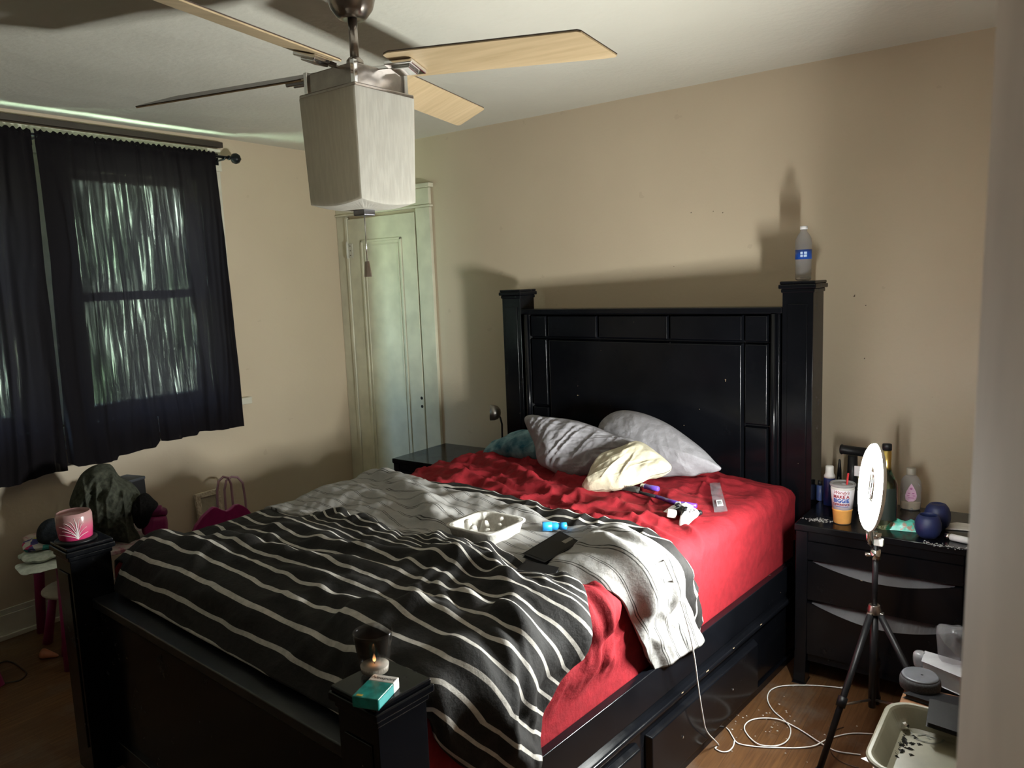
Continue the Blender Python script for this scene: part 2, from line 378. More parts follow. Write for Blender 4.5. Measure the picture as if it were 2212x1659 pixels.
# ---- windows
M_PANE = mat_film('window_pane', (.93, .97, .96), .02)
def window(name, w):
    y0, y1, z0, z1 = w; zm = 1.565
    m = MB(); t = .035
    tr_ = t
    m.box(-.11, -.062, y0, y0+t, z0, z1); m.box(-.11, -.062, y1-tr_, y1, z0, z1); m.box(-.11, -.062, y0, y1, z1-t, z1); m.box(-.11, -.03, y0, y1, z0, z0+.05)
    r = struct(name, m, M_TRIM, loc=(-.06, (y0+y1)/2, z0))
    m = MB(); m.box(-.10, -.060, y0+t, y1-tr_, zm-.022, zm+.022); part('meeting_rail', m, M_TRIM, r)
    m = MB(); m.box(-.090, -.086, y0+t, y1-tr_, zm+.02, z1-t); part('pane', m, M_PANE, r)
    m = MB(); m.box(-.078, -.074, y0+t, y1-tr_, z0+.05, zm-.02); part('pane', m, M_PANE, r)
window('window_1', W1); window('window_2', W2)
def casing(name, y0, y1, z0, z1, d=.024):
    m = MB(); m.box(0, d, y0, y1, z0, z1); return struct(name, m, M_TRIM, bevel=.003)
casing('trim_1', -1.00, -.868, .955, 2.24); casing('trim_2', -1.955, -1.76, .955, 2.24); casing('trim_3', -2.9, -2.77, .955, 2.24)
casing('trim_4', -2.95, -.86, 2.24, 2.362, .03)
m = MB(); m.box(0, .048, -2.98, -.80, .905, .945); m.box(0, .022, -2.92, -.87, .83, .905); struct('trim_5', m, M_TRIM, bevel=.004)
m = MB(); m.box(0, .030, -2.98, -.84, 2.372, 2.402); struct('trim_6', m, plain('dark_stained_strip', (.03, .018, .012), .5), bevel=.003)

# ---- closet door beside the corner
m = MB()
m.box(.110, .700, -.022, -.004, .01, 2.0)
def recess(m, x0, x1, z0, z1, y=-.022):   # raised bead around a sunk panel
    for a, b, c, d in ((x0, x0+.014, z0, z1), (x1-.014, x1, z0, z1), (x0, x1, z0, z0+.014), (x0, x1, z1-.014, z1)): m.box(a, b, y-.008, y, c, d)
    for a, b, c, d in ((x0+.03, x0+.038, z0+.03, z1-.03), (x1-.038, x1-.03, z0+.03, z1-.03), (x0+.03, x1-.03, z0+.03, z0+.038), (x0+.03, x1-.03, z1-.038, z1-.03)): m.box(a, b, y-.005, y, c, d)
recess(m, .225, .585, .16, 1.86)
DR = struct('door_1', m, M_DOOR, loc=(.4, -.015, .01), bevel=.002)
M_HINGE = plain('painted_hinge', (.55, .54, .46), .35)
for z in (1.80, .22):
    m = MB(); m.tube([(.104, -.034, z-.05), (.104, -.034, z+.05)], .008, 10); m.box(.108, .145, -.0275, -.022, z-.045, z+.045); m.tube([(.104, -.034, z+.05), (.104, -.034, z+.06)], .005, 8)
    h = part('hinge', m, M_HINGE, DR)
    m = MB()
    for dz in (-.03, 0, .03): m.tube([(.126, -.0285, z+dz), (.126, -.0272, z+dz)], .004, 8)
    part('screw', m, M_MARK, h)
m = MB()
for x, y in ((911, 860), (912, 878)):
    P = ony(x, y, -.0225); m.tube([(P[0], -.0232, P[2]), (P[0], -.020, P[2])], .010, 14)
part('lock_hole', m, plain('dark_hole', (.006, .005, .004), .9), DR)
m = MB(); m.box(.001, .092, -.022, 0, 0, 2.022); m.box(.085, .108, -.030, -.002, 0, 2.012); struct('trim_7', m, M_DOOR, bevel=.004)
m = MB(); m.box(.712, .828, -.024, 0, 0, 2.022); m.box(.702, .716, -.014, -.002, 0, 2.01); struct('trim_8', m, M_DOOR, bevel=.004)
m = MB(); m.box(.001, .84, -.032, 0, 2.022, 2.036); m.box(.001, .828, -.024, 0, 2.036, 2.135); m.box(.001, .85, -.045, 0, 2.135, 2.160); struct('trim_9', m, M_DOOR, bevel=.004)

# ------------------------------------------------------------------ ring light on its tripod (the lamp that lights the room)
RC = ony(1884, 1052, -1.26); PX, PY = ony(1889, 1300, -1.0)[0], -1.0
M_RING = emit('ring_diffuser_glow', (.97, 1.0, .955), RING_POWER)
na = math.radians(-157); RN = Vector((math.cos(na), math.sin(na), .10)).normalized()
t = thing('ring_light', 'glowing white ring light on a black tripod in front of the cluttered nightstand', 'ring light', (PX, PY, 0))
X1 = RN.cross(Vector((0, 0, 1))).normalized(); Y1 = X1.cross(RN).normalized()
def ringpt(r, a, d): return Vector(RC)+(X1*math.cos(a)+Y1*math.sin(a))*r+RN*d
def ringmesh(prof, n=72):
    m = MB(); k = len(prof)
    vs = [ringpt(r, 2*PI*i/n, d) for i in range(n) for r, d in prof]
    return m.add(vs, [(i*k+j, i*k+j+1, ((i+1) % n)*k+j+1, ((i+1) % n)*k+j) for i in range(n) for j in range(k-1)])
m = ringmesh([(.068, .002), (.069, .008), (.076, .012), (.094, .014), (.112, .012), (.119, .008), (.121, .002)]); part('diffuser', m, M_RING, t, smooth=True)
m = ringmesh([(.068, .002), (.066, -.004), (.078, -.010), (.112, -.010), (.123, -.004), (.121, .002)]); part('ring_housing', m, M_WHTPL, t, smooth=True)
m = MB(); b0 = ringpt(.121, -PI/2, -.004)
m.tube([b0, b0+Vector((0, .01, -.035)), b0+Vector((0, .05, -.065)), Vector((PX, PY-.06, b0.z-.075)), Vector((PX, PY-.012, b0.z-.085)), Vector((PX, PY, b0.z-.11)), Vector((PX, PY, .70))], .006, 12); m.lathe((PX, PY, .725), [(0, 0), (.016, 0), (.016, .014), (0, .014)], 16); part('gooseneck', m, M_CHROME, t, smooth=True)
m = MB()   # phone holder inside the ring
c0 = ringpt(.068, -PI/2, -.004); c1 = ringpt(.02, -PI/2, .0)
m.tube([c0, c1], .004, 8)
for s in (-1, 1): m.tube([ringpt(.035, s*.0+PI/2*s, 0)+X1*(-.03), ringpt(.035, PI/2*s, 0)+X1*.03], .004, 8)
m.tube([ringpt(.035, PI/2, 0), ringpt(.035, -PI/2, 0)], .005, 8); part('phone_holder', m, M_CHROME, t, smooth=True)
m = MB(); m.box(PX-.022, PX+.022, PY-.010, PY+.010, .700, .722); part('remote_clip', m, plain('clip_white', (.65, .65, .62), .3), t, bevel=.003)
m = MB(); m.tube([(PX, PY, .46), (PX, PY, .70)], .0085, 14); m.tube([(PX, PY, .16), (PX, PY, .48)], .0115, 14); part('pole', m, M_BLKPL, t, smooth=True)
m = MB(); m.lathe((PX, PY, .655), [(0, 0), (.015, 0), (.015, .03), (0, .03)], 14); m.tube([(PX, PY, .668), (PX-.028, PY-.012, .668)], .006, 10); part('clamp_knob', m, M_CHROME, t, smooth=True)
m = MB(); m.lathe((PX, PY, .475), [(0, 0), (.020, 0), (.021, .012), (.016, .03), (0, .03)], 16)
for a in (0, 2.1, 4.2): m.box(PX+.020*math.cos(a)-.008, PX+.020*math.cos(a)+.008, PY+.020*math.sin(a)-.008, PY+.020*math.sin(a)+.008, .462, .482)
part('collar', m, M_STEEL, t, smooth=False, bevel=.002)
for az, sp in ((98, .32), (247, .27), (-15, .30)):
    a = math.radians(az); tip = Vector((PX+sp*math.cos(a), PY+sp*math.sin(a), .008)); top = Vector((PX+.02*math.cos(a), PY+.02*math.sin(a), .475))
    m = MB(); m.tube([top, top.lerp(tip, .96)], [.0105, .0095], 10); lg = part('leg', m, M_BLKPL, t, smooth=True)
    m = MB(); m.tube([top.lerp(tip, .93), tip], [.013, .011], 10); part('foot', m, M_BLKPL, lg, smooth=True)
    m = MB(); m.tube([top.lerp(tip, .5), top.lerp(tip, .56)], .0145, 10); part('sleeve', m, M_BLKPL, lg, smooth=True)
    m = MB(); m.tube([top.lerp(tip, .55), Vector((PX, PY, .185))], .004, 6); part('brace', m, M_STEEL, t, smooth=True)

# ------------------------------------------------------------------ ceiling fan
FX, FY, FZ = 2.327, -1.964, 2.157
M_FANM = plain('fan_nickel', (.36, .32, .29), .28, 1.0, .12, 40)
t = thing('ceiling_fan', 'ceiling fan with maple blades, nickel fittings and a square frosted glass shade', 'ceiling fan', (FX, FY, H))
m = MB(); m.lathe((FX, FY, 0), [(0, H+.004), (.066, H+.004), (.069, H-.03), (.068, H-.07), (.058, H-.105), (.040, H-.128), (.030, H-.134), (.022, H-.132), (0, H-.13)], 36); part('canopy', m, M_FANM, t, smooth=True)
m = MB(); m.tube([(FX, FY, H-.12), (FX, FY, 2.165)], .0125, 18); m.lathe((FX, FY, 2.163), [(0, 0), (.024, 0), (.024, .018), (.017, .026), (0, .026)], 18); part('downrod', m, M_FANM, t, smooth=True)
m = MB(); m.lathe((FX, FY, 2.128), [(0, 0), (.075, 0), (.078, .016), (.05, .030), (.02, .036), (0, .036)], 28); part('motor_cap', m, M_FANM, t, smooth=True)
def sq(m, h0, h1, z0, z1):
    return m.add([(FX-h0, FY-h0, z0), (FX+h0, FY-h0, z0), (FX+h0, FY+h0, z0), (FX-h0, FY+h0, z0), (FX-h1, FY-h1, z1), (FX+h1, FY-h1, z1), (FX+h1, FY+h1, z1), (FX-h1, FY+h1, z1)],
                 [(0, 3, 2, 1), (4, 5, 6, 7), (0, 1, 5, 4), (1, 2, 6, 5), (2, 3, 7, 6), (3, 0, 4, 7)])
m = MB(); sq(m, .094, .094, 2.086, 2.146); sq(m, .112, .112, 2.078, 2.090); part('motor_housing', m, M_FANM, t, bevel=.004)
for sx in (-1, 1):
    for sy in (-1, 1): m = MB(); m.box(FX+sx*.094-.007, FX+sx*.094+.007, FY+sy*.094-.007, FY+sy*.094+.007, 2.088, 2.150); part('corner_post', m, M_CHROME, t, bevel=.002)
a = N('frosted_shade_glass'); g1 = a.noise(120, 3, stretch=(1, 1, .14))
a.set(col=a.ramp(g1, [(.40, (.58, .565, .52)), (.62, (.70, .685, .63))]), rough=.35, spec=.5); a.bump(g1, .35, .003)
tlu = a.n('ShaderNodeBsdfTranslucent'); tlu.inputs['Color'].default_value = (.80, .77, .70, 1); mxs = a.n('ShaderNodeMixShader'); mxs.inputs[0].default_value = .55
a.l(a.b.outputs[0], mxs.inputs[1]); a.l(tlu.outputs[0], mxs.inputs[2]); a.l(mxs.outputs[0], a.out.inputs['Surface'])
m = MB(); n = 14; rows = []
for j, z in enumerate((2.080, 1.97, 1.85, 1.803, 1.794)):
    f = (2.080-z)/.286; h = .110-.008*f
    ring = []
    for sx, sy, dx, dy in ((-1, -1, 1, 0), (1, -1, 0, 1), (1, 1, -1, 0), (-1, 1, 0, -1)):
        for i in range(n):
            q = i/n*2; ring.append((FX+h*(sx+dx*q), FY+h*(sy+dy*q), z-(.010*math.sin(PI*i/n) if j > 2 else 0)))
    rows.append(ring)
rows.append([(FX+(x-FX)*.5, FY+(y-FY)*.5, 1.778) for x, y, z in rows[-1]])
K = 4*n; vs = [p for r in rows for p in r]; m.add(vs, [(j*K+i, j*K+(i+1) % K, (j+1)*K+(i+1) % K, (j+1)*K+i) for j in range(len(rows)-1) for i in range(K)]+[tuple(range(5*K, 6*K))])
part('glass_shade', m, a.m, t, solid=.004)
m = MB(); m.box(FX-.022, FX+.022, FY-.022, FY+.022, 1.760, 1.778); part('bottom_finial', m, plain('grey_metal', (.25, .25, .27), .3, 1.0), t, bevel=.003)
m = MB(); m.tube([(FX+.004, FY-.004, 1.76), (FX+.006, FY-.006, 1.632)], .0016, 6)
for i in range(36): m.lathe((FX+.004+.002*i/36, FY-.004-.002*i/36, 1.757-.125*i/36), [(0, -.0016), (.0024, 0), (0, .0016)], 6)
pc = part('pull_chain', m, M_CHROME, t, smooth=True)
m = MB(); m.lathe((FX+.006, FY-.006, 0), [(0, 1.632), (.006, 1.632), (.007, 1.626), (.011, 1.592), (.011, 1.588), (0, 1.588)], 6); part('pull_fob', m, M_FANM, pc)
M_BLADE = mat_wood('maple_blade', (.40, .295, .165), (.52, .39, .235), (1, 14, 1), .4, 4)
M_BLEDGE = plain('dark_blade_face', (.05, .028, .018), .4)
PITCH, RB, RT = -.291, .141, .74
for kq, (daz, dr, dp) in enumerate(((-.064, -.074, .062), (.012, -.003, .028), (.061, -.005, -.09), (-.010, -.006, .0))):
    az = .202+kq*PI/2+daz; pk = PITCH+dp
    ea = Vector((math.cos(az), math.sin(az), dr)); et = Vector((-math.sin(az)*math.cos(pk), math.cos(az)*math.cos(pk), math.sin(pk))); nn = ea.cross(et).normalized()
    if nn.z < 0: nn = -nn
    def bp(r, s, d): return Vector((FX, FY, FZ))+ea*r+et*s+nn*d
    out = [(RB, -.060), (RB+.02, -.069), (.4, -.070), (RT-.035, -.074), (RT-.004, -.073), (RT+.004, -.066), (RT-.038, .056), (RT-.046, .062), (.4, .066), (RB+.02, .069), (RB, .060)]
    m = MB(); n0 = len(out)
    m.add([bp(r, -s, 0) for r, s in out], [tuple(range(n0))]); m.add([bp(r, -s, .0035) for r, s in out], [tuple(range(n0))])
    m.f += [(i, (i+1) % n0, n0+(i+1) % n0, n0+i) for i in range(n0)]
    b = part('blade', m, M_BLADE, t)
    m = MB(); n1 = len(out); m.add([bp(r, -s*1.012, .0036) for r, s in out]+[bp(r, -s*1.012, .0062) for r, s in out], [tuple(range(n1)), tuple(range(n1, 2*n1))]+[(i, (i+1) % n1, n1+(i+1) % n1, n1+i) for i in range(n1)])
    part('dark_veneer', m, M_BLEDGE, b)
    m = MB()
    def slab(r0, r1, w, d0, d1): m.add([bp(r0, -w, d0), bp(r1, -w, d0), bp(r1, w, d0), bp(r0, w, d0), bp(r0, -w, d1), bp(r1, -w, d1), bp(r1, w, d1), bp(r0, w, d1)], [(0, 3, 2, 1), (4, 5, 6, 7), (0, 1, 5, 4), (1, 2, 6, 5), (2, 3, 7, 6), (3, 0, 4, 7)])
    slab(.05, .15, .016, -.014, -.002); slab(.125, .215, .036, -.013, -.001); slab(.14, .20, .022, -.020, -.012)
    part('blade_bracket', m, M_CHROME, t, bevel=.003)

# ------------------------------------------------------------------ bed
W, L, HH, HF, PW = 1.658, 2.38, 1.518, .7824, .150
t = thing('bed', 'black lacquered wooden bed with square capped posts and drawers in its side', 'bed', B(W/2, L/2))
def bm(): m = MB(); m.M = MBED; return m
def ubox(m, u0, u1, v0, v1, z0, z1): return m.box(u0, u1, -v1, -v0, z0, z1)
i = .013
for nm, u0, v0, v1, h in (('headboard_post', 0, 0, .141, HH), ('headboard_post', W-PW, 0, .141, HH), ('footboard_post', 0, L-PW, L, HF), ('footboard_post', W-PW, L-PW, L, HF)):
    m = bm(); ubox(m, u0+i, u0+PW-i, v0+i, v1-i, 0, h-.036)
    if nm[0] == 'h':
        ubox(m, u0+i+.022, u0+PW-i-.022, v1-i, v1-i+.004, .12, h-.09)
    else:
        ubox(m, u0+i+.02, u0+PW-i-.02, v1-i, v1-i+.004, .10, h-.09)
    po = part(nm, m, M_BLK, t, bevel=.004)
    m = bm(); ubox(m, u0+.008, u0+PW-.008, v0+.008, v1-.008, h-.046, h-.03); ubox(m, u0, u0+PW, v0, v1, h-.030, h-.012); ubox(m, u0+.004, u0+PW-.004, v0+.004, v1-.004, h-.012, h); part('post_cap', m, M_BLK, po, bevel=.004)
# headboard
m = bm(); ubox(m, PW-.01, W-PW+.01, .03, .100, .05, 1.395); hp = part('headboard_panel', m, M_BLK, t, bevel=.003)
m = bm(); ubox(m, PW-.012, W-PW+.012, .022, .130, 1.388, 1.416); part('top_rail', m, M_BLK, t, bevel=.006)
def board(name, u0, u1, z0, z1, v=.100, d=.020, ins=.011):
    m = MB(); m.M = MBED @ Matrix(((1, 0, 0, 0), (0, 0, -1, 0), (0, 1, 0, 0), (0, 0, 0, 1)))
    m.frust(u0, u1, z0, z1, v, v+d, ins); return part(name, m, M_BLK, hp, bevel=.003, seg=3, angle=20)
g = .0015
board('raised_panel', .300+g, 1.352-g, .42, 1.268-g)
for a, b in ((.300, .612), (.612, .998), (.998, 1.352)): board('raised_panel', a+g, b-g, 1.268+g, 1.386, ins=.008)
for a, b in ((.190, .300), (1.352, 1.462)):
    board('raised_panel', a+g, b-g, .42, .915-g, ins=.007); board('raised_panel', a+g, b-g, .915+g, 1.268-g, ins=.007); board('raised_panel', a+g, b-g, 1.268+g, 1.386, ins=.007)
for s, a in ((1, .150), (-1, W-.150)):
    m = bm(); m.tube([(a+s*.022, -.124, .42), (a+s*.022, -.124, 1.388)], .0135, 20); part('bead', m, M_BLK, hp, smooth=True)
    m = bm(); m.add([(a, -.100, .42), (a+s*.042, -.100, .42), (a+s*.030, -.122, .42), (a, -.122, .42), (a, -.100, 1.388), (a+s*.042, -.100, 1.388), (a+s*.030, -.122, 1.388), (a, -.122, 1.388)],
          [(0, 3, 2, 1), (4, 5, 6, 7), (0, 1, 5, 4), (1, 2, 6, 5), (2, 3, 7, 6), (3, 0, 4, 7)]); part('edge_moulding', m, M_BLK, hp, bevel=.003)
# footboard
m = bm(); ubox(m, PW-.01, W-PW+.01, 2.245, 2.300, .06, .575); fp = part('footboard_panel', m, M_BLK, t, bevel=.003)
m = bm(); ubox(m, PW-.012, W-PW+.012, 2.222, 2.318, .570, .600); part('top_rail', m, mat_black('sheen_black_ledge', .30, False, (.008, .0085, .010), .6), t, bevel=.005)  # ledge black lightened to stand in for the wall's reflection
m = bm(); ubox(m, PW-.01, W-PW+.01, 2.235, 2.312, .05, .13); part('bottom_rail', m, M_BLK, t, bevel=.004)
# side rails with drawers
for s, ue in ((1, W-.030), (-1, .030)):
    def sb(m, a, b, v0, v1, z0, z1): return ubox(m, min(ue-s*a, ue-s*b), max(ue-s*a, ue-s*b), v0, v1, z0, z1)
    m = bm(); sb(m, .010, .035, .12, 2.26, .02, .402); sb(m, .004, .02, .12, 2.26, .30, .405)
    rl = part('side_rail', m, M_BLK, t, bevel=.003)
    m = bm(); sb(m, -.012, .02, .13, 2.25, .262, .280); part('rail_moulding', m, M_BLK, rl, bevel=.007, seg=5)
    if s == 1:
        for v0, v1 in ((.62, 1.385), (1.43, 2.18)):
            m = MB(); m.M = MBED @ Matrix(((0, 0, 1, 0), (-1, 0, 0, 0), (0, 1, 0, 0), (0, 0, 0, 1)))
            m.frust(v0, v1, .03, .226, ue-.01, ue+.012, .010); dw = part('drawer', m, M_BLK, t, bevel=.004, seg=4, angle=20)
            for v in (v0+.222, v1-.19):
                P = B(ue+.012, v, .132); m = MB(); m.lathe(P, [(0, 0), (.004, 0), (.004, .003), (0, .0045)], 12, axis=(_c, _s, 0)); part('screw', m, M_CHROME, dw, smooth=True)
        m = bm(); sb(m, 0, .03, .13, 2.25, .0, .03); part('plinth', m, M_BLK, rl, bevel=.003)
        # bare wood chips on the moulding
        for v, z, l in ((1.02, .279, .018), (.83, .280, .010), (1.19, .279, .012), (.60, .280, .014)):
            m = bm(); m.add([(ue+.0122, -v, z-.003), (ue+.0124, -v-l, z-.001), (ue+.0118, -v-l*.6, z+.0012), (ue+.0122, -v+.004, z)], [(0, 1, 2, 3)])
            part('paint_chip', m, plain('bare_wood', (.45, .33, .2), .7), rl)

# ---- wrapped cloth: s runs across the bed and down over its sides, v along it and down over its ends
ZT = .690
def wrap(S, V, HT, shi=1.585, slo=.055, vhi=2.205, vlo=.155, r=.055, dmax=9, rs=None):
    def one(x, lo, hi, r):
        pos = x.copy(); drop = np.zeros_like(x); n = np.zeros_like(x)
        for sg, e in ((1, hi), (-1, lo)):
            q = sg*(x-(e-sg*r)); a = np.clip(q/r, 0, PI/2); ex = np.maximum(q-r*PI/2, 0)
            mk = q > 0
            pos = np.where(mk, e-sg*r+sg*r*np.sin(a), pos); drop = np.where(mk, r*(1-np.cos(a))+ex, drop); n = np.where(mk, sg*np.sin(a), n)
        return pos, drop, n
    u, du, nu_ = one(S, slo, shi, rs or r); v, dv, nv_ = one(V, vlo, vhi, r)
    nz = np.sqrt(np.clip(1-np.maximum(nu_**2, nv_**2), 0, 1)); ln = np.sqrt(nu_**2+nv_**2+nz**2)+1e-9
    z = ZT-np.minimum(np.maximum(du, dv), dmax)
    return BV(u+HT*nu_/ln, v+HT*nv_/ln, z+HT*nz/ln)

# mattress under the red sheet
sv = np.linspace(-.24, 1.585+.055*.57+.272, 254); vv = np.linspace(-.05, 2.205+.30, 290)
S, V = np.meshgrid(sv, vv, indexing='ij')
def sheet_h(S, V):
    calm = 1-.72*sstep(1.20, 1.50, S)*(1-sstep(1.05, 1.35, V))-.4*sstep(1.9, 2.05, V)
    h = .022*ridge(S, V, .35, 2.2, 8, 31, 1.0, 2.6)+.018*ridge(S, V, -.5, 3, 11, 47, .9, 2.6)+.013*ridge(S, V, 1.1, 5, 17, 61, .7, 2.4)+.007*ridge(S, V, .15, 8, 30, 63, .7, 2)+.004*fbm(S*16, V*16, 5, 3)
    h = h+sstep(1.52, 1.62, S)*sstep(1.46, 1.56, V)*(1-sstep(1.8, 2.0, V))*(.016*ridge(S, V, .35, 3, 16, 71, .5, 1.8)+.010*ridge(S, V, -.2, 5, 26, 73, .5, 1.8))
    h = h*calm*(1-.8*sstep(1.08, 1.22, V)*(1-sstep(1.40, 1.55, S)))
    for pts, hh, w in (([(.1, .55), (.45, .62), (.75, .78), (1.0, .90)], .022, .030), ([(.25, .40), (.55, .48), (.85, .66)], .020, .026), ([(.15, .80), (.5, .86), (.8, .92)], .018, .025),
                       ([(.95, .78), (1.2, .82), (1.45, .92)], .014, .022), ([(1.05, .90), (1.3, .94), (1.5, 1.02), (1.64, 1.02)], .016, .020), ([(1.40, .82), (1.54, .92), (1.63, .98), (1.75, 1.0)], .014, .016),
                       ([(.9, .55), (1.15, .70)], .012, .018), ([(1.2, .35), (1.45, .45)], .009, .02), ([(1.25, .28), (1.5, .30), (1.62, .36)], .010, .02),
                       ([(1.50, 1.56), (1.64, 1.61), (1.76, 1.68)], .028, .05), ([(1.55, 1.66), (1.70, 1.74), (1.80, 1.85)], .016, .03), ([(1.58, 1.56), (1.70, 1.55), (1.80, 1.54)], .020, .018), ([(1.60, 1.63), (1.73, 1.61)], .014, .014),
                       ([(1.66, 1.72), (1.82, 1.80)], .012, .015)):
        h = h+fold(S, V, pts, hh, w)
    return h*(1-.97*sstep(1.72, 1.81, S))*(1-.45*sstep(1.58, 1.66, S))
CLOTH = []
P = wrap(S, V, sheet_h(S, V)); CLOTH.append(P.reshape(-1, 3)); m = MB(); m.grid(P, np.stack([S, V], -1))
o = part('mattress', m, M_RED, smooth=True, loc=B(.83, 1.2, .405)); tag(o, 'mattress covered by a wrinkled red fitted sheet on the black bed', 'mattress')

def soft(h, n):
    for _ in range(n):
        p = np.pad(h, 1, mode='edge'); h = (p[1:-1, 1:-1]*2+p[:-2, 1:-1]+p[2:, 1:-1]+p[1:-1, :-2]+p[1:-1, 2:])/6
    return h
def lerp_pts(x, pts): xs, ys = zip(*pts); return np.interp(x, xs, ys)
def smooth1(a, k=7):
    ker = np.hanning(k+2)[1:-1]; ker /= ker.sum(); p = np.pad(a, (k//2, k//2), mode='edge'); return np.convolve(p, ker, 'valid')
t = thing('comforter', 'rumpled charcoal and white striped comforter folded back across the bed', 'comforter', B(.83, 1.7, .70))
# cover over the foot half
ns, nv = 300, 150
s1 = np.linspace(-.20, 1.838, ns)
vh = smooth1(lerp_pts(s1, [(-.2, 1.42), (.048, 1.446), (.253, 1.512), (.51, 1.554), (.762, 1.60), (.90, 1.575), (.979, 1.512), (1.128, 1.507), (1.283, 1.51), (1.421, 1.555), (1.50, 1.560), (1.55, 1.575), (1.585, 1.635), (1.62, 1.715), (1.70, 1.838), (1.75, 1.886), (1.836, 1.944)]), 9)
vf = smooth1(lerp_pts(s1, [(-.2, 2.20), (.13, 2.19), (.17, 2.270), (1.44, 2.270), (1.52, 2.21), (1.60, 2.20), (1.65, 2.19), (1.736, 2.12), (1.84, 1.965)]), 9)
S = np.repeat(s1[:, None], nv, 1); T = np.linspace(0, 1, nv)[None, :]; V = vh[:, None]*(1-T)+vf[:, None]*T
def cover_h(S, V, T):
    h = .034+.021*ridge(S, V, .20, 2.0, 6.5, 3, .9, 2)+.017*ridge(S, V, -.35, 2.6, 8, 9, .9, 2.2)+.009*ridge(S, V, .5, 6, 18, 10, .8, 2)+.010*fbm(S*7, V*7, 12, 3)
    bunch = np.exp(-((V-1.62)/.10)**2)*sstep(.35, .6, S)*(1-sstep(1.40, 1.6, S))
    h = h+bunch*(.036*ridge(S, V, .9, 5, 13, 21, .6, 1.6)+.022*ridge(S, V, 2.2, 8, 18, 33, .5, 1.6)-.012)
    right = sstep(1.0, 1.3, S)
    h = h+right*(.024*ridge(S, V, .75, 3.2, 11, 77, .8, 2.2)+.016*ridge(S, V, -.9, 6, 17, 83, .6, 2.2))
    for pts, hh, w in (([(.16, 1.93), (.45, 1.97), (.8, 1.95), (1.1, 1.90), (1.35, 1.80)], .030, .045), ([(.1, 2.03), (.5, 2.06), (.95, 2.02), (1.25, 1.95)], .018, .03),
                       ([(.55, 1.80), (.85, 1.83), (1.15, 1.74), (1.4, 1.68)], .032, .04), ([(1.35, 1.66), (1.22, 1.75), (1.08, 1.86)], .030, .028), ([(1.36, 1.70), (1.50, 1.80), (1.58, 1.95)], .026, .03),
                       ([(1.40, 1.66), (1.55, 1.70), (1.66, 1.76)], .020, .022), ([(1.3, 1.86), (1.5, 1.90), (1.66, 1.92)], .018, .02), ([(1.25, 2.02), (1.5, 1.98), (1.72, 1.95)], .022, .03),
                       ([(.0, 1.60), (.3, 1.72), (.55, 1.80)], .02, .05), ([(.6, 2.2), (.8, 2.16), (1.05, 2.2)], .015, .03), ([(.2, 2.12), (.42, 2.2), (.7, 2.24)], .015, .03), ([(1.48, 2.1), (1.66, 2.06), (1.80, 1.99)], .02, .035)):
        h = h+fold(S, V, pts, hh, w)
    h = h*(1-.75*np.exp(-((S-1.33)/.10)**2-((V-1.58)/.06)**2))
    e = np.minimum(T, 1.0)
    h = h*(1-.6*(1-sstep(.12, .50, S))*(1-sstep(1.95, 2.1, V)))
    return .010+(h-.010)*sstep(-.02, .06, e)*(1-.75*sstep(.93, 1.0, e)*sstep(1.45, 1.55, S))*(1-.7*sstep(.80, 1.0, e)*(1-sstep(1.45, 1.55, S)))
Hc = soft(cover_h(S, V, T), 7)
P = wrap(S, V, Hc, shi=1.592, vhi=2.275, r=.20, vlo=-1, dmax=9, rs=.06)
# the foot end lies down over the footboard's top
tt = V+.15*np.maximum(0, .55-S)*(1-sstep(1.85, 2.08, V))+1.0*np.maximum(0, S-1.555)+.016*fbm(S*4, V*5, 91, 3)-.9*Hc*.25
tt = tt-.26*(1-sstep(1.50, 1.78, V))*sstep(.3, .7, S)*(1-sstep(1.45, 1.65, S))+.05*fbm(S*7, V*9, 95, 2)*np.exp(-((V-1.62)/.09)**2)*sstep(.4, .6, S)*(1-sstep(1.45, 1.6, S))
CLOTH.append(P.reshape(-1, 3)); m = MB(); m.grid(P, np.stack([S, tt], -1)); part('cover', m, M_DARKST, t, smooth=True, solid=.012)
# turned-back light lining
ns, nv = 280, 90
s1 = np.linspace(-.16, 1.858, ns)
BC = [(-.2, 1.02), (.1, 1.05), (.294, 1.071), (.535, 1.087), (.84, 1.119), (1.015, 1.14), (1.217, 1.165), (1.32, 1.135), (1.471, 1.165), (1.56, 1.222), (1.62, 1.205), (1.725, 1.124), (1.836, 1.06), (1.88, 1.023)]
v0 = smooth1(lerp_pts(s1, BC), 9)
v1 = smooth1(lerp_pts(s1, [(-.2, 1.62), (.5, 1.66), (1.2, 1.66), (1.40, 1.63), (1.48, 1.60), (1.56, 1.53), (1.61, 1.47), (1.725, 1.415), (1.836, 1.335), (1.88, 1.30)]), 11)
S = np.repeat(s1[:, None], nv, 1); T = np.linspace(0, 1, nv)[None, :]; V = v0[:, None]*(1-T)+v1[:, None]*T
h = .012+.040*np.clip(1-T*1.15, 0, 1)**.7*sstep(0, .10, T)+.018*ridge(S, V, .25, 2.4, 9, 120, .8, 2.2)+.013*ridge(S, V, -.7, 4, 13, 131, .8, 2.2)+.007*ridge(S, V, .9, 8, 24, 133, .7, 2)+.004*fbm(S*14, V*14, 7, 3)
h = h+.030*sstep(1.34, 1.5, S)*np.sin(PI*np.clip(T, 0, 1))**.8
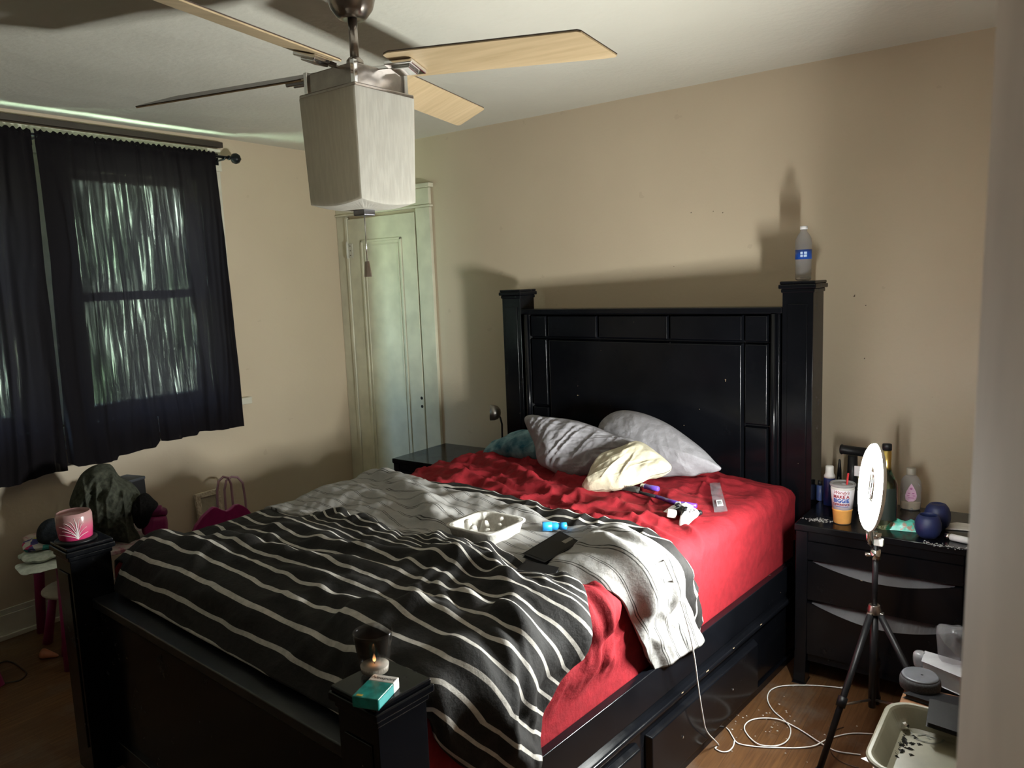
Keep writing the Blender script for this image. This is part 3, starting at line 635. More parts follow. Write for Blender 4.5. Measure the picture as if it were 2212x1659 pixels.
for pts, hh, w in (([(.25, 1.18), (.55, 1.27), (.82, 1.42), (.95, 1.50)], .045, .050), ([(.05, 1.14), (.4, 1.16), (.8, 1.21)], .022, .03), ([(.0, 1.28), (.3, 1.32), (.6, 1.42)], .018, .03),
                   ([(1.38, 1.40), (1.48, 1.38), (1.66, 1.42), (1.84, 1.38)], .028, .03), ([(1.36, 1.27), (1.44, 1.34), (1.42, 1.42)], .020, .02), ([(1.36, 1.27), (1.50, 1.23)], .016, .018), ([(1.36, 1.27), (1.30, 1.18)], .016, .016), ([(1.36, 1.27), (1.55, 1.31), (1.75, 1.25)], .018, .02), ([(1.36, 1.27), (1.26, 1.29)], .012, .016), ([(1.64, 1.2), (1.8, 1.14), (1.94, 1.06)], .012, .02), ([(1.7, 1.36), (1.84, 1.28), (1.95, 1.2)], .010, .015)):
    h = h+fold(S, V, pts, hh, w)
h = h*(1-.55*np.exp(-((S-1.235)/.10)**2-((V-1.30)/.14)**2))*(1-.4*np.exp(-((S-1.04)/.12)**2-((V-1.40)/.12)**2))
h = h-.012*np.exp(-(((S-1.36)/.035)**2+((V-1.27)/.03)**2))-.010*np.exp(-((S-1.70-.25*(V-1.3))/.008)**2)
h = np.maximum(soft(h, 4)*(1-.4*sstep(1.58, 1.70, S)), .020*sstep(1.5, 1.6, S)); P = wrap(S, V, h, shi=1.594, r=.06)
tt = V+.9*np.maximum(0, S-1.6)*.55+.03*fbm(S*4, V*6, 141, 3)+.12*(1-sstep(.2, 1.0, S))*(V-1.1)
CLOTH.append(P.reshape(-1, 3)); m = MB(); m.grid(P, np.stack([S, tt], -1)); part('lining', m, M_LIGHTST, t, smooth=True, solid=.014)
# dark outer edge of the turned-back part
nv = 46
vc = smooth1(lerp_pts(s1, [(-.2, 1.0), (.1, 1.032), (.246, 1.028), (.424, 1.00), (.679, .99), (.938, 1.014), (1.13, 1.04), (1.292, 1.02), (1.45, 1.045), (1.52, 1.09), (1.57, 1.115), (1.62, 1.09), (1.691, 1.046), (1.792, 1.026), (1.86, 1.015)]), 9)
S = np.repeat(s1[:, None], nv, 1); T = np.linspace(0, 1, nv)[None, :]; V = vc[:, None]*(1-T)+(v0[:, None]+.035)*T
ws = (v0-vc)[:, None]
h = .008+.030*np.sin(PI*np.clip(T*.95+.02, 0, 1))**.6*np.clip(ws/.06, .5, 1.3)+.014*ridge(S, V, 1.25, 9, 14, 150, .4, 1.4)*sstep(0, .3, T)+.006*fbm(S*14, V*14, 19, 2)
P = wrap(S, V, h, shi=1.590, r=.06)
tt = V*1.0+.02*fbm(S*7, V*7, 151, 3)+.16*S
m = MB(); m.grid(P, np.stack([S, tt], -1)); part('dark_edge', m, M_DARKST, t, smooth=True, solid=.008)

# ------------------------------------------------------------------ pillows: a real outline at its own distance, filled out to a soft thickness
def puff(outline, o, n, thick, rings=46, dens=9, wr=.010, seed=1, p=2.4, back=1.0, bend=0.0, dirn=.4, fine=1.0):
    """outline in photo pixels is set on the plane (o, n); returns a builder with a soft closed body, front along n"""
    n = np.array(n, float); n /= np.linalg.norm(n)
    if n @ (CAM-np.array(o)) < 0: n = -n
    K = len(outline); Q = []
    for k in range(K):      # catmull-rom through the outline
        p0, p1, p2, p3 = (np.array(outline[(k+j) % K], float) for j in (-1, 0, 1, 2))
        for q in range(dens):
            x = q/dens; Q.append(.5*(2*p1+(p2-p0)*x+(2*p0-5*p1+4*p2-p3)*x*x+(3*p1-p0-3*p2+p3)*x**3))
    E = np.array([onplane(x, y, o, n) for x, y in Q]); c = E.mean(0)
    ex = E[0]-c; ex = ex-n*(ex@n); ex /= np.linalg.norm(ex); ey = np.cross(n, ex)
    m = MB(); K = len(E); front = []; bk = []
    for j in range(rings+1):
        f = j/rings
        for side, lst in ((1, front), (-1, bk)):
            pts = c+(E-c)*f
            hgt = thick*(1-f**p)**.62*(1 if side == 1 else back)
            a = (pts-c)@ex; b = (pts-c)@ey
            w = (wr*(1.2*ridge(a, b, dirn, 3.0*fine, 15*fine, seed, .35, 1.8)+.8*ridge(a, b, dirn+.35, 4*fine, 26*fine, seed+7, .35, 1.8)+.35*ridge(a, b, dirn-.5, 8*fine, 44*fine, seed+9, .3, 1.8)-.8)+wr*.5*fbm(a*20, b*20, seed+3, 3))*(.15+.85*min(1, (1-f)*5))
            lst.append(pts+n*(side*hgt+w*side+bend*((f*f)))[:, None] if hasattr(hgt, '__len__') else pts+n[None, :]*(side*hgt+side*w+bend*f*f)[:, None])
    vs = np.concatenate([np.concatenate(front), np.concatenate(bk)]); fs = []; off = (rings+1)*K
    for j in range(rings):
        for k in range(K):
            a, b, c2, d = j*K+k, j*K+(k+1) % K, (j+1)*K+(k+1) % K, (j+1)*K+k
            fs.append((d, c2, b, a)); fs.append((off+a, off+b, off+c2, off+d))
    return m.add(vs, fs)
def bplane(v0, z0, v1, z1, yaw=0.0, u=.8):
    """a leaning plane that passes bed depth v0 at height z0 and v1 at z1"""
    o = B(u, v0, z0); d = B(u, v1, z1)-o; e = np.array([math.cos(BYAW+yaw), math.sin(BYAW+yaw), 0]); return o, np.cross(e, d)
o, n = bplane(.44, .70, .23, 1.02)
m = puff([(1293, 925), (1312, 899), (1345, 887), (1392, 894), (1440, 914), (1482, 942), (1520, 972), (1545, 998), (1558, 1012), (1543, 1019), (1515, 1022), (1495, 1028), (1460, 1027), (1420, 1030), (1380, 1022), (1335, 1000), (1305, 965)], o, n, .078, seed=5, wr=.0055, dirn=-.3)
tag(part('pillow', m, M_GREY, smooth=True), 'smooth grey pillow leaning on the headboard, the right one', 'pillow')
o, n = bplane(.61, .72, .40, 1.00, .10, .55)
m = puff([(1133, 906), (1148, 897), (1180, 902), (1240, 909), (1290, 924), (1335, 943), (1385, 955), (1398, 968), (1350, 985), (1300, 1005), (1262, 1026), (1215, 1027), (1182, 1012), (1162, 998), (1155, 962), (1142, 932)], o, n, .065, seed=15, wr=.013, dirn=1.0, fine=1.6)
tag(part('pillow', m, M_GREY, smooth=True), 'crumpled grey pillow with deep creases at the left of the pillow pile', 'pillow')
o, n = bplane(.74, .70, .55, .86, .05, 1.0)
m = puff([(1257, 1053), (1268, 1035), (1278, 1012), (1300, 985), (1340, 968), (1382, 955), (1420, 978), (1450, 1006), (1440, 1020), (1408, 1028), (1380, 1042), (1335, 1056), (1300, 1058), (1272, 1060)], o, n, .050, seed=25, wr=.011, fine=1.3)
tag(part('pillow', m, M_CREAM, smooth=True), 'small cream pillow lying in front of the grey pillows on the red sheet', 'pillow')
o, n = bplane(.44, .70, .26, .86, -.1, .15)
m = puff([(1044, 982), (1060, 962), (1095, 946), (1135, 930), (1175, 940), (1185, 968), (1175, 990), (1130, 990), (1090, 987), (1058, 993)], o, n, .055, seed=35, wr=.010)
tag(part('pillow', m, M_BLUEP, smooth=True), 'blue and teal patterned pillow behind the crumpled grey pillow', 'pillow')

# ------------------------------------------------------------------ curtains on a rod
XC = .105
t = thing('curtain_rod', 'dark curtain rod with a ball finial across the top of the windows', 'curtain rod', (XC, -1.9, 2.306))
RODZ = 2.306
m = MB(); m.tube([(XC, -3.05, RODZ), (XC, -.865, RODZ)], .008, 12); part('rod', m, M_BLK_PLAIN, t, smooth=True)
m = MB(); m.lathe((XC, -.865, RODZ), [(0, 0), (.012, 0), (.013, .006), (.008, .012), (.010, .018), (.026, .032), (.030, .048), (.025, .063), (.010, .074), (.006, .080), (0, .082)], 20, axis=(0, 1, 0)); part('finial', m, M_BLK_PLAIN, t, smooth=True)
for y in (-.893, -1.60, -1.86, -2.8):
    m = MB(); m.box(.030, .034, y-.012, y+.012, RODZ-.035, RODZ+.03); m.tube([(.034, y, RODZ-.012), (XC, y, RODZ-.012)], .005, 8)
    m.tube([(XC+.012*math.cos(a), y, RODZ+.012*math.sin(a)) for a in np.linspace(PI, 2*PI, 9)], .004, 8); part('rod_bracket', m, M_BLK_PLAIN, t)
def curtain(label, left_px, right_px, bot_px, seed, loc_y, slit=None, notch=True):
    yl = [(onx(x, y, XC)[2], onx(x, y, XC)[1]) for x, y in left_px]; yr = [(onx(x, y, XC)[2], onx(x, y, XC)[1]) for x, y in right_px]
    bt = sorted((onx(x, y, XC)[1], onx(x, y, XC)[2]) for x, y in bot_px)
    yl.sort(); yr.sort()
    nu, nv = 240, 130; q = np.linspace(0, 1, nu)
    tb = np.linspace(0, 1, nv)
    ya = np.interp(.76, *zip(*yl)); yb = np.interp(.80, *zip(*yr))
    zb = np.interp(ya+(yb-ya)*q, *zip(*bt))
    Tz = tb[:, None]; ZZ = (2.328*(1-Tz)+zb[None, :]*Tz)
    YL = np.interp(ZZ, *zip(*yl)); YR = np.interp(ZZ, *zip(*yr)); YY = YL+(YR-YL)*q[None, :]
    Q = np.repeat(q[None, :], nv, 0); TT = np.repeat(Tz, nu, 1)
    wid = abs(yb-ya)
    ph = Q*wid*52+5.0*fbm(Q*6, TT*1.6, seed, 3)
    amp = .004+.006*TT*(.3+vnoise(Q*9, TT*2, seed+3))
    XX = XC+amp*np.sin(ph)+.003*np.sin(ph*2.3+1)+.014*fbm(Q*7, TT*3, seed+9, 3)*TT
    rod = np.exp(-((ZZ-RODZ)/.018)**2); XX = XX*(1-rod)+rod*(XC+.011)+.004*np.sin(Q*wid*260)*np.exp(-((ZZ-2.328)/.02)**2)
    ZZ = ZZ+np.where(TT < .01, .005*np.sin(Q*wid*210+seed), 0)
    UV = np.stack([Q*wid+.006*np.sin(ph), TT*1.6+.05*fbm(Q*8, TT*3, seed+2)], -1)
    m = MB(); P = np.stack([XX, YY, ZZ], -1)
    keep = np.ones((nv-1, nu-1), bool)
    if slit:
        k = int((onx(slit[0], slit[1], XC)[1]-ya)/(yb-ya)*(nu-1)); zs = onx(slit[0], slit[1], XC)[2]
        keep &= ~((np.arange(nu-1)[None, :] == k) & (ZZ[:-1, :-1] < zs))
    idx = np.arange(nu*nv).reshape(nv, nu)
    fs = [(int(idx[a, b]), int(idx[a, b+1]), int(idx[a+1, b+1]), int(idx[a+1, b])) for a in range(nv-1) for b in range(nu-1) if keep[a, b]]
    m.add(P.reshape(-1, 3), fs, UV.reshape(-1, 2)+np.array([seed*.37, seed*.11])+1e-4)
    o = part('curtain', m, M_SHEER, smooth=True, loc=(XC, loc_y, .75))
    return tag(o, label, 'curtain', 'black curtains on the rod')
curtain('sheer black curtain with streaks of daylight, the right one beside the bare wall', [(72, 290), (88, 400), (108, 560), (124, 740), (138, 880), (150, 1000)], [(463, 330), (480, 470), (497, 640), (513, 790), (527, 920)],
        [(150, 1000), (168, 1008), (215, 1003), (255, 994), (259, 985), (335, 966), (346, 952), (362, 953), (425, 939), (432, 932), (480, 929), (527, 920)], 1, -1.38, slit=(343, 898))
_px = lambda Y, Z: None
def wpx(X, Y, Z):
    d = np.array([X, Y, Z])-CAM; z = d@fwd; return 1106+FPX*(d@RGT)/z, 829.5-FPX*(d@UPV)/z
curtain('sheer black curtain at the left edge, hanging lower beside the bed post', [wpx(XC, -2.72, 2.33), wpx(XC, -2.74, .6)], [(65, 290), (84, 430), (100, 600), (120, 780), (136, 930), (145, 1018)],
        [wpx(XC, -2.75, .70), (-100, 1085), (0, 1053), (20, 1053), (100, 1025), (145, 1016)], 2, -2.3)

# ------------------------------------------------------------------ nightstands
def nightstand(x0, x1, y0, y1, z, label, front=True):
    """open scooped drawer fronts: the sloped ledge behind each scoop catches the light and is coloured lighter for it"""
    t = thing('nightstand', label, 'nightstand', ((x0+x1)/2, (y0+y1)/2, 0)); yf = y0
    m = MB(); m.box(x0-.004, x1+.004, yf-.006, y1, z-.026, z); part('top', m, M_BLK, t, bevel=.004)
    m = MB(); m.box(x0+.006, x1-.006, yf+.05, y1, .09, z-.026); part('case', m, M_BLK, t)
    pw = .044
    for xa in (x0, x1-pw):
        m = MB(); rows = []
        for zz, d in ((z-.026, 0), (.20, 0), (.12, .002), (.06, .008), (.02, .016), (0, .020)):
            s = -1 if xa == x0 else 1; dx = 0
            rows.append([(xa+dx, yf-d, zz), (xa+pw+dx, yf-d, zz), (xa+pw+dx, yf+.05, zz), (xa+dx, yf+.05, zz)])
        vs = [p for r in rows for p in r]; m.add(vs, [(j*4+i, j*4+(i+1) % 4, (j+1)*4+(i+1) % 4, (j+1)*4+i) for j in range(5) for i in range(4)]+[(0, 1, 2, 3), (23, 22, 21, 20)])
        part('leg_post', m, M_BLK, t, bevel=.003)
    m = MB(); m.box(x0+pw, x1-pw, yf+.004, yf+.04, z-.062, z-.026); part('front_rail', m, M_BLK, t, bevel=.002)
    m = MB(); m.box(x0+pw, x1-pw, yf+.01, yf+.045, .085, .115); part('bottom_rail', m, M_BLK, t, bevel=.002)
    if not front: return t
    xa, xb = x0+pw+.001, x1-pw-.001; n = 40
    def front_(zt, zb, sc, name):
        m = MB(); X = np.linspace(xa, xb, n); q = (X-xa)/(xb-xa); dip = sc*np.sin(PI*q)**1.1
        tp = zt-dip; vs = []; fs = []
        for k in range(n): vs += [(X[k], yf+.002, zb), (X[k], yf+.002, tp[k]-.001), (X[k], yf+.030, tp[k]+.004), (X[k], yf+.042, zt+.004)]
        for k in range(n-1):
            a, b = k*4, k*4+4
            fs += [(a, b, b+1, a+1), (a+1, b+1, b+2, a+2)]
        m.add(vs, fs); d = part(name, m, M_BLK, t)
        if sc:
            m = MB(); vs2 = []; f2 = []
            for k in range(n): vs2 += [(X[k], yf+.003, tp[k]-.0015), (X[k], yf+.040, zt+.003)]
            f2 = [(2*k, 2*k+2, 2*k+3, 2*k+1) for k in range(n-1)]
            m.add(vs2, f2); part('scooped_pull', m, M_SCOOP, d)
        return d
    zz = z-.064
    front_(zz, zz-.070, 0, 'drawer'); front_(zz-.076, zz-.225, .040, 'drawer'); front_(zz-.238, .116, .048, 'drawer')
    return t
M_SCOOP = mat_black('lit_black_scoop', .42, False, (.075, .077, .083))  # lighter black: ring light on the scoops is put into the colour
NZ = .622
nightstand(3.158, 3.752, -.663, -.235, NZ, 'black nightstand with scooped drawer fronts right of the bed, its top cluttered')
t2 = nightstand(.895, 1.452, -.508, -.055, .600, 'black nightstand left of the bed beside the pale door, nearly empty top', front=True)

# lamp on the left nightstand
t = thing('desk_lamp', 'small grey gooseneck lamp with a bell-shaped head on the left nightstand', 'lamp', (1.395, -.16, .6))
LX, LY = 1.405, -.16
m = MB(); m.lathe((LX, LY, .6), [(0, 0), (.045, 0), (.047, .008), (.035, .020), (0, .024)], 22); part('base', m, M_STEEL, t, smooth=True)
hp_ = ony(1069, 892, LY)
pts = [(LX, LY, .62), (LX+.004, LY, .70), (LX+.006, LY, .775), (LX-.004, LY, .812), (LX-.018, LY, .828), (hp_[0]-.004, LY, hp_[2]-.030)]
m = MB(); m.tube(pts, .0055, 10); part('gooseneck', m, M_BLKPL, t, smooth=True)
m = MB(); ax = Vector((-.80, -.55, .05)).normalized(); m.lathe(Vector((hp_[0]+.018, LY+.012, hp_[2])), [(.0, -.012), (.020, -.010), (.036, .004), (.043, .022), (.044, .048), (.041, .048), (.034, .010), (0, .002)], 26, axis=tuple(ax))
part('shade', m, plain('gunmetal', (.30, .28, .26), .38, .8), t, smooth=True)
m = MB(); m.lathe(Vector((hp_[0]+.018, LY+.012, hp_[2]))+ax*.012, [(0, 0), (.018, .004), (.022, .02), (.012, .036), (0, .04)], 16, axis=tuple(ax)); part('bulb', m, plain('frosted_bulb', (.6, .57, .5), .4), t, smooth=True)

# ------------------------------------------------------------------ lettering
def letters(txt, size, fn, depth=0.0, bold=0.0, shear=0.0, spacing=1.0):
    """lettering as faces; fn maps flat text coordinates (x right, y up, centred) to the surface it is printed on"""
    cu = bpy.data.curves.new('txt', 'FONT'); cu.body = txt; cu.size = size; cu.align_x = 'CENTER'; cu.align_y = 'CENTER'; cu.offset = bold; cu.shear = shear; cu.space_character = spacing; cu.resolution_u = 3
    ob = bpy.data.objects.new('txt', cu); COL.objects.link(ob); dg = bpy.context.evaluated_depsgraph_get(); dg.update()
    me = bpy.data.meshes.new_from_object(ob.evaluated_get(dg)); bpy.data.objects.remove(ob)
    m = MB(); m.add([fn(v.co.x, v.co.y) for v in me.vertices], [tuple(p.vertices) for p in me.polygons]); bpy.data.meshes.remove(me); bpy.data.curves.remove(cu)
    return m
M_INKRED = plain('dark_red_ink', (.30, .012, .03), .5); M_INKBLUE = plain('blue_ink', (.02, .09, .42), .5); M_INKBLK = plain('black_ink', (.01, .012, .016), .5)

# ------------------------------------------------------------------ things on the right nightstand
def on_ns(x, y, z=NZ): return onz(x, y, z)
# drink cup
P = on_ns(1817, 1131); P = np.array([P[0], min(P[1], -.60)+.025, NZ]); cx_, cy_ = P[0], P[1]; CH = .148
t = thing('drink_cup', 'clear takeaway cup of orange drink with a printed band, lid and red straw', 'cup', (cx_, cy_, NZ))
def crad(z): return .030+(.042-.030)*z/CH
m = MB(); m.lathe((cx_, cy_, NZ), [(0, .001), (.0285, .001), (.030, .004), (crad(.050), .050), (crad(.05)+.0015, .053), (crad(.058), .058), (crad(CH), CH)], 40); part('cup_body', m, plain('milky_cup', (.72, .70, .68), .2, alpha=1), t, smooth=True)
m = MB(); m.lathe((cx_, cy_, NZ), [(.0292, .002), (.0304, .004), (crad(.049)+.0006, .049), (crad(.05)+.0021, .053), (crad(.058)+.0006, .057)], 40); part('drink', m, plain('orange_drink', (.80, .40, .11), .2, var=.05), t, smooth=True)
m = MB(); m.lathe((cx_, cy_, NZ), [(crad(.058)+.0008, .058), (crad(.132)+.0008, .132)], 40); part('printed_band', m, plain('white_print', (.82, .80, .86), .35, var=.03), t, smooth=True)
m = MB(); m.lathe((cx_, cy_, NZ), [(.0425, CH-.006), (.0455, CH-.004), (.0462, CH+.001), (.044, CH+.005), (.041, CH+.004), (.039, CH-.001), (.036, CH), (0, CH+.001)], 40); m.lathe((cx_+.004, cy_-.004, NZ+CH+.001), [(0, 0), (.009, 0), (.008, .003), (0, .004)], 14); part('lid', m, mat_film('lid_plastic', (.95, .93, .92), .45), t, smooth=True)
m = MB(); sA = Vector((cx_+.004, cy_-.004, NZ+.02)); sB = Vector((cx_+.020, cy_-.006, NZ+.192)); m.tube([sA, sB], .0036, 10); part('straw', m, plain('red_straw', (.62, .04, .05), .35), t, smooth=True)
fa = math.atan2(CAM[1]-cy_, CAM[0]-cx_)-.12
def oncup(zc):
    def f(x, y):
        r = crad(zc+y)+.0016; a = fa+x/r; return (cx_+r*math.cos(a), cy_+r*math.sin(a), NZ+zc+y)
    return f
for txt, z, s, mt, b, sh in (("Wendy's", .1235, .0165, M_INKRED, .0002, .35), ('MAKE A', .1075, .0165, M_INKRED, .0006, 0), ('BIGGIE', .0925, .0190, M_INKBLUE, .0009, 0), ('DIFFERENCE', .0780, .0112, M_INKRED, .0005, 0)):
    part('print', letters(txt, s, oncup(z), bold=b, shear=sh), mt, t)
m = MB(); q = np.linspace(-.026, .026, 24); m.add([p for x in q for p in (oncup(.0695)(x, 0), oncup(.0695)(x, .0022))], [(2*k, 2*k+2, 2*k+3, 2*k+1) for k in range(23)]); part('print', m, M_INKBLUE, t)

# spray bottle with white cap
def bottle_at(name, label, cat, px, body, bodymat, cap=None, capmat=None, y=None, group=None, n=28):
    P = on_ns(*px)
    t = thing(name, label, cat, (P[0], P[1], NZ))
    m = MB(); m.lathe((P[0], P[1], NZ), body, n); part('body', m, bodymat, t, smooth=True)
    if cap: m = MB(); m.lathe((P[0], P[1], NZ), cap, n); part('cap', m, capmat, t, smooth=True)
    return t, P
t, P = bottle_at('spray_bottle', 'dark blue bottle with a white stepped cap behind the takeaway cup', 'bottle', (1791, 1090), [(0, 0), (.021, 0), (.022, .004), (.022, .108), (.020, .114), (0, .115)], plain('deep_blue_plastic', (.012, .03, .16), .3),
                [(0, .112), (.021, .112), (.0215, .120), (.0160, .130), (.0155, .158), (.012, .161), (0, .161)], plain('matte_white', (.78, .78, .76), .4))
t, P = bottle_at('blue_vial', 'short blue plastic bottle at the back left corner of the cluttered nightstand', 'bottle', (1771, 1080), [(0, 0), (.013, 0), (.014, .003), (.014, .060), (.008, .064), (0, .065)], plain('slate_blue', (.05, .08, .22), .3),
                [(0, .063), (.009, .063), (.009, .082), (0, .083)], M_BLKPL)
# tapered brush
P = on_ns(1812, 1082); t = thing('makeup_brush', 'tapered black-tipped brush standing upright behind the takeaway cup', 'brush', (P[0], P[1], NZ))
m = MB(); m.lathe((P[0], P[1], NZ), [(0, 0), (.013, 0), (.0125, .05), (.009, .105), (0, .106)], 16); part('handle', m, mat_glass('smoky_acrylic', (.75, .72, .74), .05), t, smooth=True)
m = MB(); m.lathe((P[0], P[1], NZ), [(0, .104), (.0092, .104), (.006, .150), (.004, .172), (0, .175)], 16); part('tip', m, M_BLKPL, t, smooth=True)
# black T-handled massager
P = on_ns(1840, 1090); t = thing('handheld_massager', 'black T-shaped handheld tool standing behind the ring light', 'tool', (P[0], P[1], NZ))
m = MB(); m.lathe((P[0], P[1], NZ), [(0, 0), (.030, 0), (.031, .02), (.024, .05), (.020, .12), (.018, .20), (0, .20)], 20); part('handle', m, M_BLKPL, t, smooth=True)
T0 = ony(1815, 984, P[1]); m = MB(); m.tube([(T0[0], P[1], NZ+.222), (T0[0]+.005, P[1], NZ+.222), (T0[0]+.012, P[1], NZ+.222), (T0[0]+.10, P[1], NZ+.218)], [.017, .021, .018, .018], 18); part('head', m, M_BLKPL, t, smooth=True)
m = MB(); m.box(P[0]+.012, P[0]+.05, P[1]-.024, P[1]-.018, NZ+.125, NZ+.165); part('label', m, M_WHTPL, t)
# wine bottle
M_GRN = mat_glass('green_glass', (.55, .75, .55), .03)
P = on_ns(1912, 1138); P[1] = max(P[1], -.60); t = thing('wine_bottle', 'tall green glass bottle with gold neck foil and dark label behind the ring light', 'bottle', (P[0], P[1], NZ))
m = MB(); m.lathe((P[0], P[1], NZ), [(0, .012), (.026, .003), (.036, 0), (.038, .005), (.038, .150), (.036, .168), (.026, .190), (.017, .208), (.0145, .225), (.0145, .300), (0, .300)], 32); part('glass', m, M_GRN, t, smooth=True)
m = MB(); m.lathe((P[0], P[1], NZ), [(.0148, .214), (.0150, .218), (.0150, .286), (.0148, .286)], 24); part('gold_foil', m, plain('gold_foil', (.75, .56, .18), .3, 1.0), t, smooth=True)
m = MB(); m.lathe((P[0], P[1], NZ), [(0, .286), (.0160, .286), (.0160, .305), (.015, .308), (0, .308)], 24); part('stopper', m, M_BLKPL, t, smooth=True)
la = math.atan2(CAM[1]-P[1], CAM[0]-P[0])
m = MB(); q = np.linspace(-.6, 1.0, 20); m.add([p for a in q for p in ((P[0]+.0386*math.cos(la+a), P[1]+.0386*math.sin(la+a), NZ+.035), (P[0]+.0386*math.cos(la+a), P[1]+.0386*math.sin(la+a), NZ+.152))], [(2*k, 2*k+2, 2*k+3, 2*k+1) for k in range(19)]); part('label', m, plain('dark_green_label', (.012, .022, .018), .5), t, smooth=True)
# oil bottle (oval)
P = on_ns(1964, 1103); P = P+np.array([0, .02, 0]); t = thing('oil_bottle', 'clear oval bottle of pale oil with a pink label at the back of the nightstand', 'bottle', (P[0], P[1], NZ))
def oval(m, prof, n=28, ratio=.55, yaw=.25):
    for (r, z) in []: pass
    vs = [(P[0]+r*math.cos(a)*math.cos(yaw)-r*ratio*math.sin(a)*math.sin(yaw), P[1]+r*math.cos(a)*math.sin(yaw)+r*ratio*math.sin(a)*math.cos(yaw), NZ+z) for r, z in prof for a in [2*PI*k/n for k in range(n)]]
    fs = [(j*n+k, j*n+(k+1) % n, (j+1)*n+(k+1) % n, (j+1)*n+k) for j in range(len(prof)-1) for k in range(n)]
    return m.add(vs, fs+[tuple(reversed(range(n))), tuple(range((len(prof)-1)*n, len(prof)*n))])
m = oval(MB(), [(.032, 0), (.036, .004), (.037, .03), (.038, .092), (.035, .116), (.024, .132), (.015, .139), (.013, .139)]); part('body', m, mat_film('clear_bottle_plastic', (.93, .88, .80), .22), t, smooth=True)
m = oval(MB(), [(.031, .003), (.034, .006), (.0355, .03), (.0355, .031)]); part('oil', m, plain('pale_oil', (.62, .52, .36), .15), t, smooth=True)
m = oval(MB(), [(.0165, .138), (.017, .142), (.0165, .163), (.015, .165)], ratio=.9); part('cap', m, plain('taupe_cap', (.33, .30, .25), .4), t, smooth=True)
def onoil(x, y): a = -PI/2+x/.036; r = .0386; yaw = .25; return (P[0]+r*math.cos(a)*math.cos(yaw)-r*.55*math.sin(a)*math.sin(yaw), P[1]+r*math.cos(a)*math.sin(yaw)+r*.55*math.sin(a)*math.cos(yaw)-.0006, NZ+y)
drop = [(0, .108), (.008, .094), (.016, .076), (.020, .060), (.017, .045), (.008, .038), (-.008, .036), (-.018, .042), (-.020, .060), (-.015, .078), (-.007, .095)]
m = MB(); c0 = (0, .066); m.add([onoil(*c0)]+[onoil(*d) for d in drop], [(0, 1+(k+1) % 11, 1+k) for k in range(11)]); lb = part('label', m, plain('pink_label', (.72, .45, .62), .45), t)
m = MB()
for y, w in ((.068, .011), (.058, .013), (.050, .009)): m.add([onoil(-w, y), onoil(w, y), onoil(w, y+.003), onoil(-w, y+.003)], [(0, 1, 2, 3)])
m.add([onoil(.0045*math.cos(a), .088+.0045*math.sin(a)) for a in np.linspace(0, 2*PI, 12)[:-1]], [tuple(range(11))])
for k in range(len(m.v)): m.v[k] = m.v[k]+Vector((0, -.0006, 0))
part('print', m, plain('pink_ink', (.45, .12, .32), .5), lb)
# wipes packet
P = on_ns(1948, 1143)
M_WIPES = N('teal_packet'); M_WIPES.set(col=M_WIPES.ramp(M_WIPES.noise(45, 3), [(.55, (.10, .52, .42)), (.62, (.35, .22, .16))]), rough=.3); M_WIPES.bump(M_WIPES.noise(50, 4), .6, .005)
m = MB(); q = np.linspace(-1, 1, 24); X, Y = np.meshgrid(q, q, indexing='ij')
for sgn in (1, 0):
    hgt = .034*(1-X**6)*(1-Y**6)*(.75+.5*fbm(X*2, Y*2, 8))*sgn
    a = .15; G = np.stack([P[0]+.055*X*math.cos(a)-.038*Y*math.sin(a), P[1]+.012+.055*X*math.sin(a)+.038*Y*math.cos(a), NZ+.001+hgt], -1); m.grid(G)
tag(part('wipes_packet', m, M_WIPES.m, smooth=True), 'turquoise plastic packet lying in front of the green bottle', 'packet')
# two navy egg-shaped cups
M_NAVY = plain('navy_silicone', (.012, .020, .085), .5)
for k, (px, lb, zo) in enumerate((((2004, 1160), 'navy blue egg-shaped cup, the front one of two, open rim upward', 0), ((2024, 1140), 'navy blue egg-shaped cup, the rear one with a closed top behind the other', 0))):
    P = on_ns(*px); P[1] = max(P[1], -.615)
    s = 1.0
    prof = [(0, .001), (.026, .001), (.036, .012), (.0425, .032), (.042, .052), (.036, .070), (.029, .080), (.027, .080), (.034, .068), (.039, .05), (.036, .02), (0, .012)] if k == 0 else [(0, .001), (.028, .001), (.038, .014), (.043, .036), (.042, .058), (.036, .076), (.027, .088), (.020, .090), (.018, .087), (0, .086)]
    m = MB(); m.lathe((P[0], P[1], NZ), prof, 36); o = part('cup', m, M_NAVY, smooth=True, loc=(P[0], P[1], NZ)); tag(o, lb, 'cup', 'navy egg-shaped cups on the nightstand')
# folded paper, lighter, ash
P = on_ns(2075, 1140); m = MB(); m.M = R4(.4, (P[0], P[1], NZ+.001)); m.prism([(-.06, -.03), (.05, -.045), (.065, .02), (.0, .045), (-.055, .02)], 0, .006); tag(part('tissue', m, plain('off_white_paper', (.62, .60, .56), .8), bevel=.002), 'crumpled off-white paper behind the navy cups at the nightstand right end', 'paper')
P = on_ns(2066, 1172); t = thing('lighter', 'white lighter lying at the right front of the nightstand', 'lighter', P)
m = MB(); m.M = R4(-.25, (P[0], P[1]+.01, NZ+.012)); m.tube([(-.02, 0, 0), (.04, 0, 0)], .0115, 14); part('body', m, M_WHTPL, t, smooth=True)
m = MB(); m.M = R4(-.25, (P[0], P[1]+.01, NZ+.012)); m.tube([(-.038, 0, 0), (-.02, 0, 0)], .0105, 12); part('metal_head', m, M_CHROME, t, smooth=True)
M_ASH = plain('grey_ash', (.42, .41, .40), .9)
